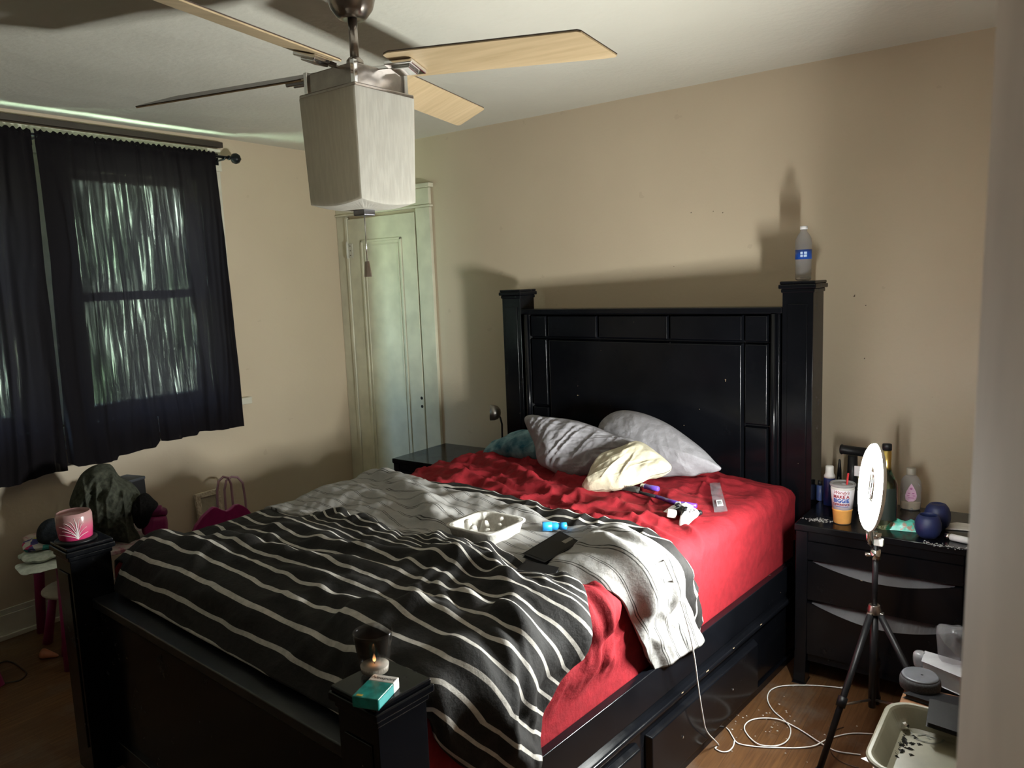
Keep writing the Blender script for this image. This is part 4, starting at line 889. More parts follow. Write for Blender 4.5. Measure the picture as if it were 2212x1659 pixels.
def specks(px, spread, n, seed, z=NZ, sz=.003, mat=M_ASH, label='pale ash spilled on the nightstand near the takeaway cup', cat='ash', name='spilled_ash'):
    r = np.random.RandomState(seed); P = onz(*px, z); m = MB()
    for k in range(n):
        x, y = P[0]+r.randn()*spread[0], P[1]+r.randn()*spread[1]; s = sz*(.4+r.rand()); a = r.rand()*6
        m.add([(x+s*math.cos(a+b), y+s*.7*math.sin(a+b), z+.0006) for b in (0, 2.1, 4.2)]+[(x, y, z+.0006+s*.5)], [(0, 1, 3), (1, 2, 3), (2, 0, 3)])
    o = part(name, m, mat, loc=(P[0], P[1], z)); return tag(o, label, cat, kind='stuff')
specks((1770, 1124), (.022, .012), 120, 3)
specks((2030, 1178), (.035, .012), 70, 4, label='grey ash scattered along the front right edge of the nightstand')
# water bottle on the headboard post
P = B(W-.078, .062, HH); WBH = .215
t = thing('water_bottle', 'clear plastic water bottle with blue label standing on the right headboard post', 'bottle', P)
M_PET = mat_film('clear_bottle_film', (.88, .88, .88), .10)
prof = [(0, .003), (.022, 0), (.030, .004)]+[(.0315-.0012*(k % 2), .010+.0085*k) for k in range(8)]+[(.0315, .082), (.0315, .126), (.0325, .130), (.0325, .150), (.030, .166), (.022, .182), (.0135, .194), (.0125, .200), (.0125, .206)]
m = MB(); m.lathe(P, prof, 28); part('body', m, M_PET, t, smooth=True)
m = MB(); m.lathe(P, [(.0318, .085), (.0319, .123)], 28); lb = part('label', m, plain('blue_label', (.01, .06, .32), .35), t, smooth=True)
la = math.atan2(CAM[1]-P[1], CAM[0]-P[0])
def onwb(x, y): return (P[0]+.0324*math.cos(la+x/.032), P[1]+.0324*math.sin(la+x/.032), P[2]+.104+y)
m = MB()
for x0, x1, y0, y1 in ((-.012, -.003, .001, .010), (-.012, -.003, -.010, -.001), (.002, .013, .001, .010), (.002, .013, -.010, -.001)): m.add([onwb(x0, y0), onwb(x1, y0), onwb(x1, y1), onwb(x0, y1)], [(0, 1, 2, 3)])
part('print', m, plain('pale_blue_ink', (.45, .60, .80), .5), lb)
m = MB(); m.lathe(P, [(0, .203), (.0145, .203), (.0148, .207), (.0145, .216), (0, .217)], 22); part('cap', m, M_WHTPL, t, smooth=True)
m = MB(); m.lathe(P, [(0, .004), (.028, .004), (.0285, .014), (0, .014)], 22); part('water', m, mat_glass('water', (1, 1, 1), 0, 1.33), t, smooth=True)

# ------------------------------------------------------------------ things lying on the bed
CL = np.concatenate(CLOTH)
def topz(P, r=.03, q=1.0):
    d = np.hypot(CL[:, 0]-P[0], CL[:, 1]-P[1]); z = CL[d < r, 2]; return float(np.quantile(z, q)) if len(z) else ZT
def on_bed(x, y, r=.02, q=.9, z0=.74):
    z = z0
    for _ in range(4): P = onz(x, y, z); z = topz(P, r, q)
    return onz(x, y, z)
# four-cup carrier of grey moulded pulp
M_PULP = N('moulded_pulp'); M_PULP.set(col=M_PULP.ramp(M_PULP.noise(90, 4), [(.3, (.50, .48, .44)), (.7, (.64, .62, .58))]), rough=.85); M_PULP.bump(M_PULP.noise(160, 3), .4, .003)
ctr = np.mean([onz(x, y, .795) for x, y in ((965, 1121), (1050, 1090), (1133, 1117), (1050, 1147))], 0)
zb = topz(ctr, .085, .80); ty = BYAW+.05; ctr[2] = zb
n = 61; q = np.linspace(-1, 1, n); X, Y = np.meshgrid(q, q, indexing='ij'); hs = .098
ax_ = np.maximum(np.abs(X), np.abs(Y)); rr = (np.abs(X)**6+np.abs(Y)**6)**(1/6)
Z = .006+.048*sstep(.74, .93, rr)
for bx, by in ((.33, .33), (-.33, .33), (.33, -.33), (-.33, -.33)): Z = np.maximum(Z, .006+.040*np.exp(-(np.hypot(X-bx, Y-by)/.17)**4))
for bx, by in ((.8, 0), (-.8, 0), (0, .8), (0, -.8)): Z = np.maximum(Z, .006+.044*np.exp(-(np.hypot((X-bx)*1.0, (Y-by)*1.0)/.17)**4))
Z = Z-.010*np.exp(-(np.hypot(X, Y)/.2)**2)*0
sc_ = np.where(rr > 1e-6, ax_/np.maximum(rr, 1e-6), 1)
ca, sa = math.cos(ty), math.sin(ty)
def trayp(x, y, z): return np.array([ctr[0]+hs*(x*ca-y*sa), ctr[1]+hs*(x*sa+y*ca), ctr[2]+z])
G = np.stack([ctr[0]+hs*sc_*(X*ca-Y*sa), ctr[1]+hs*sc_*(X*sa+Y*ca), ctr[2]+Z], -1)
m = MB(); m.grid(G)
rim = []
for k in range(80):
    a = 2*PI*k/80; r = 1/((abs(math.cos(a))**6+abs(math.sin(a))**6)**(1/6)); rim.append((r*math.cos(a), r*math.sin(a)))
rows = [[trayp(x*f, y*f, z) for x, y in rim] for f, z in ((.985, .054), (1.06, .054), (1.06, .049), (.985, .047), (.90, .014), (.86, .002), (.80, .002))]
m.add([p for r in rows for p in r], [(j*80+i, j*80+(i+1) % 80, (j+1)*80+(i+1) % 80, (j+1)*80+i) for j in range(6) for i in range(80)])
tag(part('cup_carrier', m, M_PULP.m, smooth=True, loc=ctr), 'grey moulded pulp four-cup carrier lying on the folded comforter', 'cup carrier')
# blue tube
A_, B_ = on_bed(1172, 1147), on_bed(1212, 1152); zz = max(A_[2], B_[2])+.015; A_[2] = B_[2] = zz
t = thing('blue_tube', 'bright blue capped plastic tube beside the pulp cup carrier', 'tube', A_-np.array([0, 0, .015]))
d = Vector(B_-A_).normalized(); M_BLUE = plain('bright_blue_plastic', (.02, .26, .62), .3)
m = MB(); m.lathe(A_+np.array(d)*.030, [(0, 0), (.0125, 0), (.013, .003), (.013, .018), (.0105, .021), (.0105, .028), (.013, .030), (.012, .050), (0, .052)], 22, axis=tuple(d)); part('tube_body', m, M_BLUE, t, smooth=True)
m = MB(); m.lathe(A_, [(0, .004), (.010, .004), (.010, 0), (.0150, 0), (.0155, .003), (.0150, .032), (0, .032)], 22, axis=tuple(d)); part('tube_cap', m, M_BLUE, t, smooth=True)
# phone in a dark case, propped on the folds
def slabq(c4, th, name, mat, parent=None, bevel=.004):
    n_ = np.cross(c4[1]-c4[0], c4[3]-c4[0]); n_ /= np.linalg.norm(n_); n_ = n_ if n_[2] > 0 else -n_
    m = MB(); m.add(list(c4)+[p-n_*th for p in c4], [(0, 1, 2, 3), (7, 6, 5, 4)]+[(i, (i+1) % 4, 4+(i+1) % 4, 4+i) for i in range(4)]); return part(name, m, mat, parent, bevel=bevel, seg=3), n_
o3 = B(1.24, 1.41, max(.772, max(topz(B(a_, b_), .02, .9)-.16*(1.41-b_) for a_ in (1.2, 1.25, 1.3) for b_ in (1.2, 1.25, 1.3, 1.35, 1.4))+.012)); n3 = np.cross(B(1, 0)-B(0, 0), (B(0, 0)-B(0, 1))+np.array([0, 0, .16])); n3 /= np.linalg.norm(n3)
c4 = [onplane(x, y, o3, n3) for x, y in ((1131, 1196), (1176, 1213), (1251, 1171), (1209, 1149))]
t = thing('smartphone', 'black smartphone in a case propped on the folds beside the blue tube', 'phone', (c4[0]+c4[1]+c4[2]+c4[3])/4)
M_DEV = plain('matt_black_device', (.004, .004, .005), .55, spec=.2)
slabq(c4, .011, 'case', M_DEV, t)
cc = sum(c4)/4; nn_ = np.cross(c4[1]-c4[0], c4[3]-c4[0]); nn_ /= np.linalg.norm(nn_); nn_ = nn_ if nn_[2] > 0 else -nn_
m = MB(); m.add([cc+(p-cc)*.93+nn_*.0008 for p in c4], [(0, 1, 2, 3)]); part('screen', m, plain('dark_screen', (.003, .0035, .005), .3, spec=.15), t)
e1, e2 = (c4[3]-c4[0]), (c4[1]-c4[0]); k0 = c4[0]
m = MB(); m.add([k0+e1*a+e2*b+nn_*.0012 for a, b in ((.70, .78), (.72, .56), (.93, .60), (.92, .80))], [(0, 1, 2, 3)]); part('sticker', m, plain('pale_reflection', (.20, .19, .17), .5), t)  # pale patch painting a reflection on the screen, not a real sticker
# second dark tablet half buried in the folds
o3 = B(1.30, 1.56, .760); c4 = [onplane(x, y, o3, (0.05, -.12, 1)) for x, y in ((1080, 1268), (1190, 1252), (1205, 1226), (1136, 1212))]
t = thing('tablet', 'dark tablet half buried in the striped folds below the smartphone', 'tablet', sum(c4)/4)
slabq(c4, .010, 'tablet_body', M_DEV, t, bevel=.003)
cc = sum(c4)/4; m = MB(); m.add([cc+(p-cc)*.92+np.array([0, 0, .0012]) for p in c4], [(0, 1, 2, 3)]); part('screen', m, plain('tablet_glass', (.006, .006, .007), .35, spec=.15), t)
# game controller
P = on_bed(1474, 1118, .03, .8); cyaw = BYAW-.55; cz = P[2]+.012
t = thing('game_controller', 'white and black game controller lying on the red sheet', 'game controller', (P[0], P[1], P[2]))
MC = R4(cyaw, (P[0], P[1], cz+.006), rx=.30)
def half(pts): return pts+[(-x, y) for x, y in reversed(pts)]
outl = half([(0, .040), (.030, .042), (.052, .040), (.066, .028), (.075, .004), (.082, -.032), (.080, -.050), (.070, -.058), (.058, -.052), (.044, -.022), (.032, -.012), (.012, -.010)])
def inflate(outl, th, y0=0, zoff=0, rings=9, grip=0.0, dens=5):
    K0 = len(outl); Q = []
    for k in range(K0):
        p0, p1, p2, p3 = (np.array(outl[(k+j) % K0]) for j in (-1, 0, 1, 2))
        for qd in range(dens): x = qd/dens; Q.append(.5*(2*p1+(p2-p0)*x+(2*p0-5*p1+4*p2-p3)*x*x+(3*p1-p0-3*p2+p3)*x**3))
    Q = np.array(Q); c = np.array([0, .012]); K = len(Q); top, bot = [], []
    for j in range(rings+1):
        f = j/rings; XY = np.stack([Q[:, 0]*f, c[1]+(Q[:, 1]-c[1])*f], -1); h = th*(1-f**3)**.55
        zo = zoff-grip*np.clip(-XY[:, 1]-.0, 0, 1)
        top.append(np.column_stack([XY, h+zo])); bot.append(np.column_stack([XY, -h+zo]))
    vs = np.concatenate(top+bot); off = (rings+1)*K; fs = []
    for j in range(rings):
        for k in range(K): a, b, c2, d2 = j*K+k, j*K+(k+1) % K, (j+1)*K+(k+1) % K, (j+1)*K+k; fs += [(d2, c2, b, a), (off+a, off+b, off+c2, off+d2)]
    return vs, fs
m = MB(); m.M = MC; m.add(*inflate(outl, .017, grip=.25)); part('shell', m, M_WHTPL, t, smooth=True)
mid = half([(0, .0405), (.020, .041), (.026, .020), (.036, .004), (.052, -.014), (.060, -.040), (.056, -.045), (.044, -.020), (.030, -.0125), (.012, -.0115)])
m = MB(); m.M = MC; m.add(*inflate(mid, .0182, grip=.25)); part('middle_plate', m, plain('controller_black', (.010, .010, .011), .3), t, smooth=True)
m = MB(); m.M = MC; m.prism([(-.022, .012), (.022, .012), (.026, .036), (-.026, .036)], .012, .0195); part('touchpad', m, M_WHTPL, t, bevel=.002)
for sx in (-1, 1):
    m = MB(); m.M = MC; m.lathe((sx*.026, .002, .013), [(0, 0), (.006, 0), (.006, .008), (.010, .010), (.010, .013), (0, .012)], 18); part('thumbstick', m, M_BLKPL, t, smooth=True)
    m = MB(); m.M = MC; m.tube([(sx*.050, .036, -.002), (sx*.050, .047, -.006)], [.011, .008], 12); part('trigger', m, M_BLKPL, t, smooth=True)
m = MB(); m.M = MC
for a in range(4): m.lathe((.053+.009*math.cos(a*PI/2), .018+.009*math.sin(a*PI/2), .0135), [(0, 0), (.0035, 0), (.0035, .0035), (0, .004)], 10)
part('action_buttons', m, plain('pale_button', (.55, .55, .58), .3), t)
m = MB(); m.M = MC; m.box(-.057, -.049, .008, .028, .012, .017); m.box(-.063, -.043, .014, .022, .012, .017); part('direction_pad', m, plain('pale_button', (.55, .55, .58), .3), t)
# white cube-like plug next to it
P = on_bed(1450, 1118, .02, .8); m = MB(); m.M = R4(BYAW+.5, (P[0], P[1], P[2]+.002), ry=.15); m.box(-.017, .017, -.014, .014, 0, .026); o = part('power_plug', m, plain('warm_white_plastic', (.66, .64, .60), .4), bevel=.005, seg=3, loc=P); tag(o, 'small white power adapter beside the game controller', 'adapter')
# hair brush
pts = [on_bed(x, y, .015, .9) for x, y in ((1505, 1103), (1465, 1094), (1418, 1087), (1390, 1079), (1362, 1072), (1338, 1061))]
zl = max(p[2] for p in pts[:3])+.006; ZZ_ = [zl+.006, zl+.005, zl+.004, zl+.005, zl+.006, zl+.008]
pts = [np.array([p[0], p[1], max(z, topz(p, .012, .9)+.006)]) for p, z in zip(pts, ZZ_)]
t = thing('hair_brush', 'hair brush with a purple handle and black bristles partly behind the game controller', 'brush', pts[2])
m = MB(); m.tube([Vector(pts[0]), Vector(pts[0]).lerp(Vector(pts[1]), .5), Vector(pts[1]), Vector(pts[2])], [.008, .0095, .009, .007], 14); part('handle', m, plain('purple_plastic', (.10, .035, .34), .25), t, smooth=True)
m = MB(); m.tube([Vector(p) for p in pts[2:]], [.007, .006, .0085, .0075], 12); part('brush_head', m, M_BLKPL, t, smooth=True)
dd = Vector(pts[5]-pts[3]); sd = dd.cross(Vector((0, 0, 1))).normalized(); m = MB()
for i_ in range(16):
    for j_ in range(-2, 3):
        p = Vector(pts[3])+dd*(.2+.78*i_/15)+sd*(.0028*j_); m.tube([p, p+Vector((0, 0, .020))+sd*(.0018*j_)], [.0009, .0006], 4)
o = part('bristles', m, plain('bristle', (.03, .028, .022), .6), t); o['kind'] = 'stuff'
# purple lighter
A_, B_ = on_bed(1386, 1067), on_bed(1432, 1064); zz = max(A_[2], B_[2])+.011; A_[2] = B_[2] = zz; d = Vector(B_-A_).normalized(); A3 = Vector(A_)
t = thing('lighter', 'purple lighter lying on the red sheet above the hair brush', 'lighter', A_-np.array([0, 0, .011]))
m = MB(); m.tube([A3+d*.018, A3+d*.076, A3+d*.080], [.0105, .0105, .008], 16); part('body', m, plain('violet_plastic', (.12, .06, .40), .15), t, smooth=True)
m = MB(); m.tube([A3, A3+d*.015], .0098, 14); m.tube([A3+d*.015, A3+d*.018], .0112, 14); part('metal_head', m, M_CHROME, t, smooth=True)
# clear plastic sleeve with a barcode sticker
c4 = [on_bed(x, y, .015, .95)+np.array([0, 0, .004]) for x, y in ((1543, 1110), (1572, 1108), (1555, 1046), (1533, 1047))]
t = thing('plastic_sleeve', 'long clear plastic sleeve with a small white barcode sticker on the red sheet', 'plastic sleeve', sum(c4)/4-np.array([0, 0, .004]))
n_ = 20; m = MB()
def slp(a, b, z=0): p = (c4[0]*(1-a)+c4[1]*a)*(1-b)+(c4[3]*(1-a)+c4[2]*a)*b; return np.array([p[0], p[1], p[2]+z])
for sg in (1, -1):
    m.grid(np.array([[slp(a, b, .002+sg*.0035*math.sin(PI*a)*(.6+.4*math.sin(b*9))+.003*float(fbm(a*5, b*9, 6))) for b in np.linspace(0, 1, 30)] for a in np.linspace(0, 1, 8)]), flip=sg < 0)
part('film', m, mat_film('sleeve_film', (.85, .82, .86), .04), t, smooth=True)
m = MB(); m.add([slp(a, b, .0075) for a, b in ((.28, .14), (.76, .14), (.76, .34), (.28, .34))], [(0, 1, 2, 3)]); st = part('sticker', m, M_WHTPL, t)
m = MB()
for k, (a, w) in enumerate(((.34, .02), (.39, .035), (.45, .015), (.49, .03), (.55, .02), (.60, .03), (.66, .02))): m.add([slp(a, .18, .0081), slp(a+w, .18, .0081), slp(a+w, .31, .0081), slp(a, .31, .0081)], [(0, 1, 2, 3)])
part('barcode', m, M_INKBLK, st)
# ------------------------------------------------------------------ things on the foot posts
zf = HF
P = onz(811, 1461, zf); P[2] = zf; gx_, gy_ = P[0], P[1]
t = thing('glass_candle', 'smoked glass jar with a burning candle on the right footboard post', 'candle', (gx_, gy_, zf))
a = N('sooty_glass'); tr = a.n('ShaderNodeBsdfTransparent'); mx = a.n('ShaderNodeMixShader'); a.set(col=(.02, .018, .016), rough=.08, spec=.6)
sp = a.n('ShaderNodeSeparateXYZ'); a.l(a.coord('Object'), sp.inputs[0])
soot = a.ramp(a.math('ADD', sp.outputs['Z'], a.math('MULTIPLY_ADD', a.noise(40, 4), .02, -.01)), [(.034, (.16,)*3), (.062, (.88,)*3), (.080, (.75,)*3), (.094, (.30,)*3)])
a.l(soot, mx.inputs[0]); a.l(tr.outputs[0], mx.inputs[1]); a.l(a.b.outputs[0], mx.inputs[2]); a.l(mx.outputs[0], a.out.inputs['Surface'])
m = MB(); m.lathe((gx_, gy_, zf), [(0, 0), (.0275, 0), (.029, .003), (.032, .040), (.0385, .090), (.0395, .096), (.038, .0965), (.0365, .090), (.030, .040), (.027, .014), (0, .013)], 40); part('jar', m, a.m, t, smooth=True)
m = MB(); m.lathe((gx_, gy_, zf), [(0, .0135), (.0268, .0135), (.0285, .026), (0, .027)], 30); part('wax', m, plain('pale_wax', (.55, .50, .43), .5, sub=.1), t, smooth=True)
m = MB(); m.tube([(gx_, gy_, zf+.026), (gx_+.001, gy_, zf+.034)], .0009, 6); part('wick', m, M_INKBLK, t)
m = MB(); m.lathe((gx_, gy_, zf+.031), [(0, 0), (.0028, .003), (.0034, .006), (.0022, .012), (0, .018)], 14); part('flame', m, emit('flame_glow', (1.0, .42, .14), 14), t, smooth=True)
q4 = [onz(x, y, zf+.023) for x, y in ((758, 1507), (818, 1455), (862, 1452), (806, 1520))]
ctr = sum(q4)/4; ld = (q4[1]+q4[2]-q4[0]-q4[3]); py_ = math.atan2(ld[1], ld[0])-PI/2
t = thing('cigarette_pack', 'teal and white cigarette pack lying at the corner of the right footboard post', 'cigarette pack', (ctr[0], ctr[1], zf))
MP = R4(py_, (ctr[0], ctr[1], zf+.0005))
hw, hl = .0275, .0425
m = MB(); m.M = MP; m.box(-hw, hw, -hl, hl-.024, 0, .0225); part('carton', m, plain('teal_card', (.015, .22, .20), .3, scale=60, var=.35), t, bevel=.002)
m = MB(); m.M = MP; m.box(-hw, hw, hl-.024, hl, 0, .0225); fl = part('flip_top', m, plain('white_card', (.66, .64, .62), .4), t, bevel=.002)
mt = Matrix(MP); part('print', letters('Newport', .0135, lambda x, y: mt @ Vector((x, hl-.012+y, .0229)), shear=.25, bold=.0002), M_INKBLK, fl)
m = MB(); m.M = MP; m.box(-.020, -.008, -hl+.003, -hl+.009, .0224, .0229); part('stamp', m, plain('yellow_stamp', (.42, .30, .05), .5), t)
m = MB(); m.M = MP; m.box(hw+.0002, hw+.0006, -hl+.003, hl-.025, .003, .0195); part('side_band', m, plain('light_teal', (.10, .42, .42), .3), t)
# pink jar candle on the left foot post
P = B(.073, L-.060, HF); px_, py2 = P[0], P[1]
t = thing('pink_candle', 'pink glass jar candle with white burst lines on the left footboard post', 'candle', P)
m = MB(); m.lathe(P, [(0, 0), (.058, 0), (.062, .004), (.062, .008), (.052, .012), (0, .012)], 30); part('saucer', m, M_BLKPL, t, smooth=True)
a = N('pink_fade_glass'); sp = a.n('ShaderNodeSeparateXYZ'); a.l(a.coord('Object'), sp.inputs[0])
a.set(col=a.ramp(a.math('ADD', sp.outputs['Z'], a.math('MULTIPLY', a.noise(30, 3), .012)), [(.03, (.60, .045, .16)), (.055, (.55, .12, .20)), (.08, (.42, .24, .24))]), rough=.2)
m = MB(); m.lathe(P, [(0, .009), (.044, .009), (.049, .013), (.0525, .050), (.053, .085), (.049, .096), (.046, .097), (.047, .086), (.044, .078), (0, .076)], 40); jr = part('jar', m, a.m, t, smooth=True)
la = math.atan2(CAM[1]-P[1], CAM[0]-P[0])
def onj(a_, z): r = .0496+(.0534-.0496)*min(1, max(0, (z-.013)/.037)); return Vector((P[0]+r*math.cos(la+a_), P[1]+r*math.sin(la+a_), P[2]+z))
for k, (a1, z1, bow) in enumerate(((-.95, .060, .25), (-.75, .046, .15), (-.62, .072, .1), (-.30, .076, .08), (-.02, .086, .05), (.10, .072, .05), (.28, .080, -.05), (.50, .068, -.1), (.66, .050, -.15), (-1.05, .034, .2), (.75, .032, -.1))):
    m = MB(); p0 = (.12, .016); L_ = [onj(p0[0]+(a1-p0[0])*q_**1.3, p0[1]+(z1-p0[1])*(1-(1-q_)**1.8)) for q_ in np.linspace(0, 1, 12)]
    m.tube(L_, list(np.linspace(.0011, .0006, 12)), 5); part('burst_line', m, plain('white_line', (.85, .78, .78), .4), jr)

# ------------------------------------------------------------------ children's corner left of the bed
M_MAG = plain('magenta_plastic', (.26, .015, .10), .4); M_PINK = plain('pink_plastic', (.45, .06, .20), .4)
ky = -.20; KC = np.array([.385, -1.905]); KZ = .475
def kp(x, y, z): c, s_ = math.cos(ky), math.sin(ky); return (KC[0]+x*c-y*s_, KC[1]+x*s_+y*c, z)
t = thing('kids_table', 'small pink-legged kids table with a printed top, piled with clothes beside the left wall', 'table', (*KC, 0))
a = N('printed_top'); a.set(col=a.ramp(a.noise(38, 4), [(.42, (.42, .37, .35)), (.58, (.40, .26, .26)), (.66, (.30, .10, .14))]), rough=.5)
MK = R4(ky, (*KC, 0)); m = MB(); m.M = MK; m.prism([(-.29, -.23), (-.26, -.26), (.26, -.26), (.29, -.23), (.29, .23), (.26, .26), (-.26, .26), (-.29, .23)], KZ-.022, KZ); part('tabletop', m, a.m, t, bevel=.006)
for sx in (-1, 1):
    for sy in (-1, 1):
        m = MB(); m.tube([kp(sx*.235, sy*.205, KZ-.02), kp(sx*.262, sy*.228, .0)], [.024, .020], 14); part('leg', m, M_MAG, t, smooth=True)
def stool(x, y, hz, label, yaw, seat_mat, leg_mat, r=.13):
    t = thing('kids_stool', label, 'stool', (x, y, 0))
    m = MB(); m.lathe((x, y, hz), [(0, -.022), (r-.01, -.022), (r, -.014), (r, -.006), (r-.008, 0), (0, 0)], 30); part('seat', m, seat_mat, t, smooth=True)
    for k in range(4):
        a_ = yaw+k*PI/2; m = MB(); m.tube([(x+.7*r*math.cos(a_), y+.7*r*math.sin(a_), hz-.02), (x+1.1*r*math.cos(a_), y+1.1*r*math.sin(a_), 0)], [.016, .021], 12); part('leg', m, leg_mat, t, smooth=True)
stool(.345, -2.015, .27, 'low white-seated stool with magenta legs tucked under the kids table', -2.4, plain('cream_seat', (.55, .50, .44), .5), M_MAG, .135)
stool(.352, -2.505, .27, 'pink stool at the left photo edge, only one leg in view', .65, M_PINK, M_PINK, .15)
# heap of a grey-green jacket on the table
M_JKT = mat_cloth('grey_green_fleece', (.060, .064, .048), .95, .3, 50, .6)
o3 = np.array([.47, -1.93, .60]); nj = CAM-o3; nj[2] *= .25
m = puff([(156, 1102), (150, 1085), (163, 1048), (178, 1022), (205, 1005), (238, 1003), (258, 1028), (285, 1043), (303, 1066), (300, 1090), (287, 1112), (292, 1142), (308, 1165), (300, 1180), (272, 1178), (238, 1168), (205, 1150), (178, 1128)], o3, nj, .12, seed=45, wr=.034, dirn=1.3)
tag(part('jacket', m, M_JKT, smooth=True), 'dark grey-green hooded jacket heaped on the kids table under the window', 'jacket')
o3 = np.array([.56, -2.16, .52]); nj = CAM-o3; nj[2] *= .25
m = puff([(82, 1170), (80, 1145), (98, 1124), (130, 1118), (180, 1122), (205, 1140), (205, 1168), (160, 1176), (110, 1178)], o3, nj, .045, seed=55, wr=.014)
tag(part('folded_garment', m, mat_cloth('navy_fleece', (.020, .024, .030), .95, .25, 60, .5), smooth=True), 'dark navy garment on the kids table behind the pink candle', 'clothes')
# folded clothes at the table's near corner
a = N('patchwork_cotton'); vo = a.n('ShaderNodeTexVoronoi'); vo.inputs['Scale'].default_value = 34; a.l(a.coord(), vo.inputs['Vector'])
sp = a.n('ShaderNodeSeparateColor'); a.l(vo.outputs['Color'], sp.inputs[0])
a.set(col=a.ramp(sp.outputs[0], [(0, (.55, .52, .46)), (.25, (.05, .30, .28)), (.42, (.55, .50, .05)), (.56, (.06, .05, .20)), (.72, (.45, .03, .12)), (.86, (.45, .42, .40))], True), rough=.85)
def pad(cpx, z, hx, hy, th, yaw, mat, label, seed, nm='folded_garment', cat='clothes'):
    P = onz(*cpx, z); n_ = 22; q = np.linspace(-1, 1, n_); X, Y = np.meshgrid(q, q, indexing='ij'); m = MB()
    r_ = (np.abs(X)**5+np.abs(Y)**5)**.2; sc2 = np.where(r_ > 1e-6, np.maximum(np.abs(X), np.abs(Y))/np.maximum(r_, 1e-6), 1)
    for sg in (1, -1):
        Zz = sg*th*.5*np.sqrt(np.clip(1-np.minimum(r_, 1)**4, 0, 1))+.010*fbm(X*2.2, Y*2.2, seed)
        G = np.stack([P[0]+sc2*(hx*X*math.cos(yaw)-hy*Y*math.sin(yaw)), P[1]+sc2*(hx*X*math.sin(yaw)+hy*Y*math.cos(yaw)), P[2]+Zz], -1); m.grid(G, flip=sg < 0)
    return tag(part(nm, m, mat, smooth=True), label, cat)
pad((98, 1218), .487, .085, .10, .014, ky, mat_cloth('white_cotton', (.62, .66, .62), .85), 'white folded cloth at the bottom of the small clothes stack', 3)
pad((98, 1196), .512, .075, .09, .030, ky+.1, mat_cloth('mint_print_cotton', (.42, .50, .42), .85, .3, 30, col2=(.62, .66, .60)), 'mint and white printed garment in the middle of the clothes stack', 5)
pad((96, 1172), .545, .070, .08, .034, ky-.1, a.m, 'multicoloured patchwork garment on top of the small clothes stack', 7)
# black and white box, furry toy, magenta bag
t = thing('storage_box', 'black box with a white end standing on the kids table behind the jacket', 'box', (.26, -1.74, KZ))
MBX = R4(-1.35, (.285, -1.70, KZ)); m = MB(); m.M = MBX; m.box(-.05, .085, -.06, .06, 0, .205); part('box_body', m, plain('black_card', (.012, .012, .014), .5), t, bevel=.003)
m = MB(); m.M = MBX; m.box(.0855, .092, -.062, .062, 0, .207); part('white_end', m, plain('white_card_b', (.6, .58, .53), .5), t, bevel=.002)
m = MB(); m.M = MBX; m.box(-.052, .087, -.063, .063, .200, .214); part('box_lid', m, plain('grey_lid', (.06, .065, .075), .4), t, bevel=.003)
o3 = np.array([.63, -1.84, .58]); nj = CAM-o3; nj[2] *= .25
m = puff([(288, 1125), (285, 1095), (298, 1072), (316, 1065), (332, 1078), (342, 1090), (330, 1108), (318, 1135), (300, 1142)], o3, nj, .05, seed=65, wr=.014)
tag(part('plush_toy', m, mat_cloth('black_fur', (.006, .005, .005), 1.0, .4, 120, .9), smooth=True), 'black furry bundle between the jacket and the magenta bag', 'plush toy')
t = thing('toy_bag', 'magenta toy bag with a round flap standing on the kids table', 'bag', (.60, -1.775, KZ))
o3 = np.array([.61, -1.79, .53]); nj = CAM-o3; nj[2] = 0
M_MBAG = plain('dark_magenta_fabric', (.20, .006, .075), .6)
m = puff([(308, 1152), (306, 1118), (318, 1112), (340, 1110), (358, 1112), (363, 1135), (358, 1152), (332, 1156)], o3, nj, .045, seed=75, wr=.003, p=5); part('bag_body', m, M_MBAG, t, smooth=True)
m = puff([(318, 1116), (322, 1100), (335, 1094), (348, 1092), (352, 1096), (361, 1100), (360, 1112), (340, 1116)], o3+np.array([.0, -.0, .03]), nj, .035, seed=76, wr=.003, p=4); part('flap', m, plain('deep_magenta', (.14, .005, .06), .6), t, smooth=True)
# wavy-backed kids chair
t = thing('kids_chair', 'magenta kids chair with a wavy back beside the bed and left wall', 'chair', (.42, -1.33, 0))
XB = .52
wp = [(418, 1150), (424, 1136), (437, 1117), (450, 1105), (461, 1095), (468, 1095), (480, 1101), (490, 1104), (498, 1100), (508, 1091), (517, 1089), (527, 1093), (536, 1099), (545, 1110), (548, 1135)]
wq = [onx(x, y, XB) for x, y in wp]; lowz = .27
poly = [(p[1], p[2]) for p in wq]+[(wq[-1][1], lowz), (wq[0][1], lowz)]
m = MB(); m.M = Matrix(((0, 0, 1, 0), (1, 0, 0, 0), (0, 1, 0, 0), (0, 0, 0, 1))); m.prism(poly, XB-.022, XB); part('backrest', m, M_MAG, t, bevel=.006, seg=3)
ya_, yb_ = sorted((wq[0][1], wq[-1][1]))
m = MB(); m.box(XB-.19, XB, ya_, yb_, .255, .280); part('seat', m, M_MAG, t, bevel=.008)
for x in (XB-.165, XB-.03):
    for y in (ya_+.03, yb_-.03): m = MB(); m.tube([(x, y, .256), (x, y, 0)], [.019, .022], 12); part('leg', m, M_MAG, t, smooth=True)
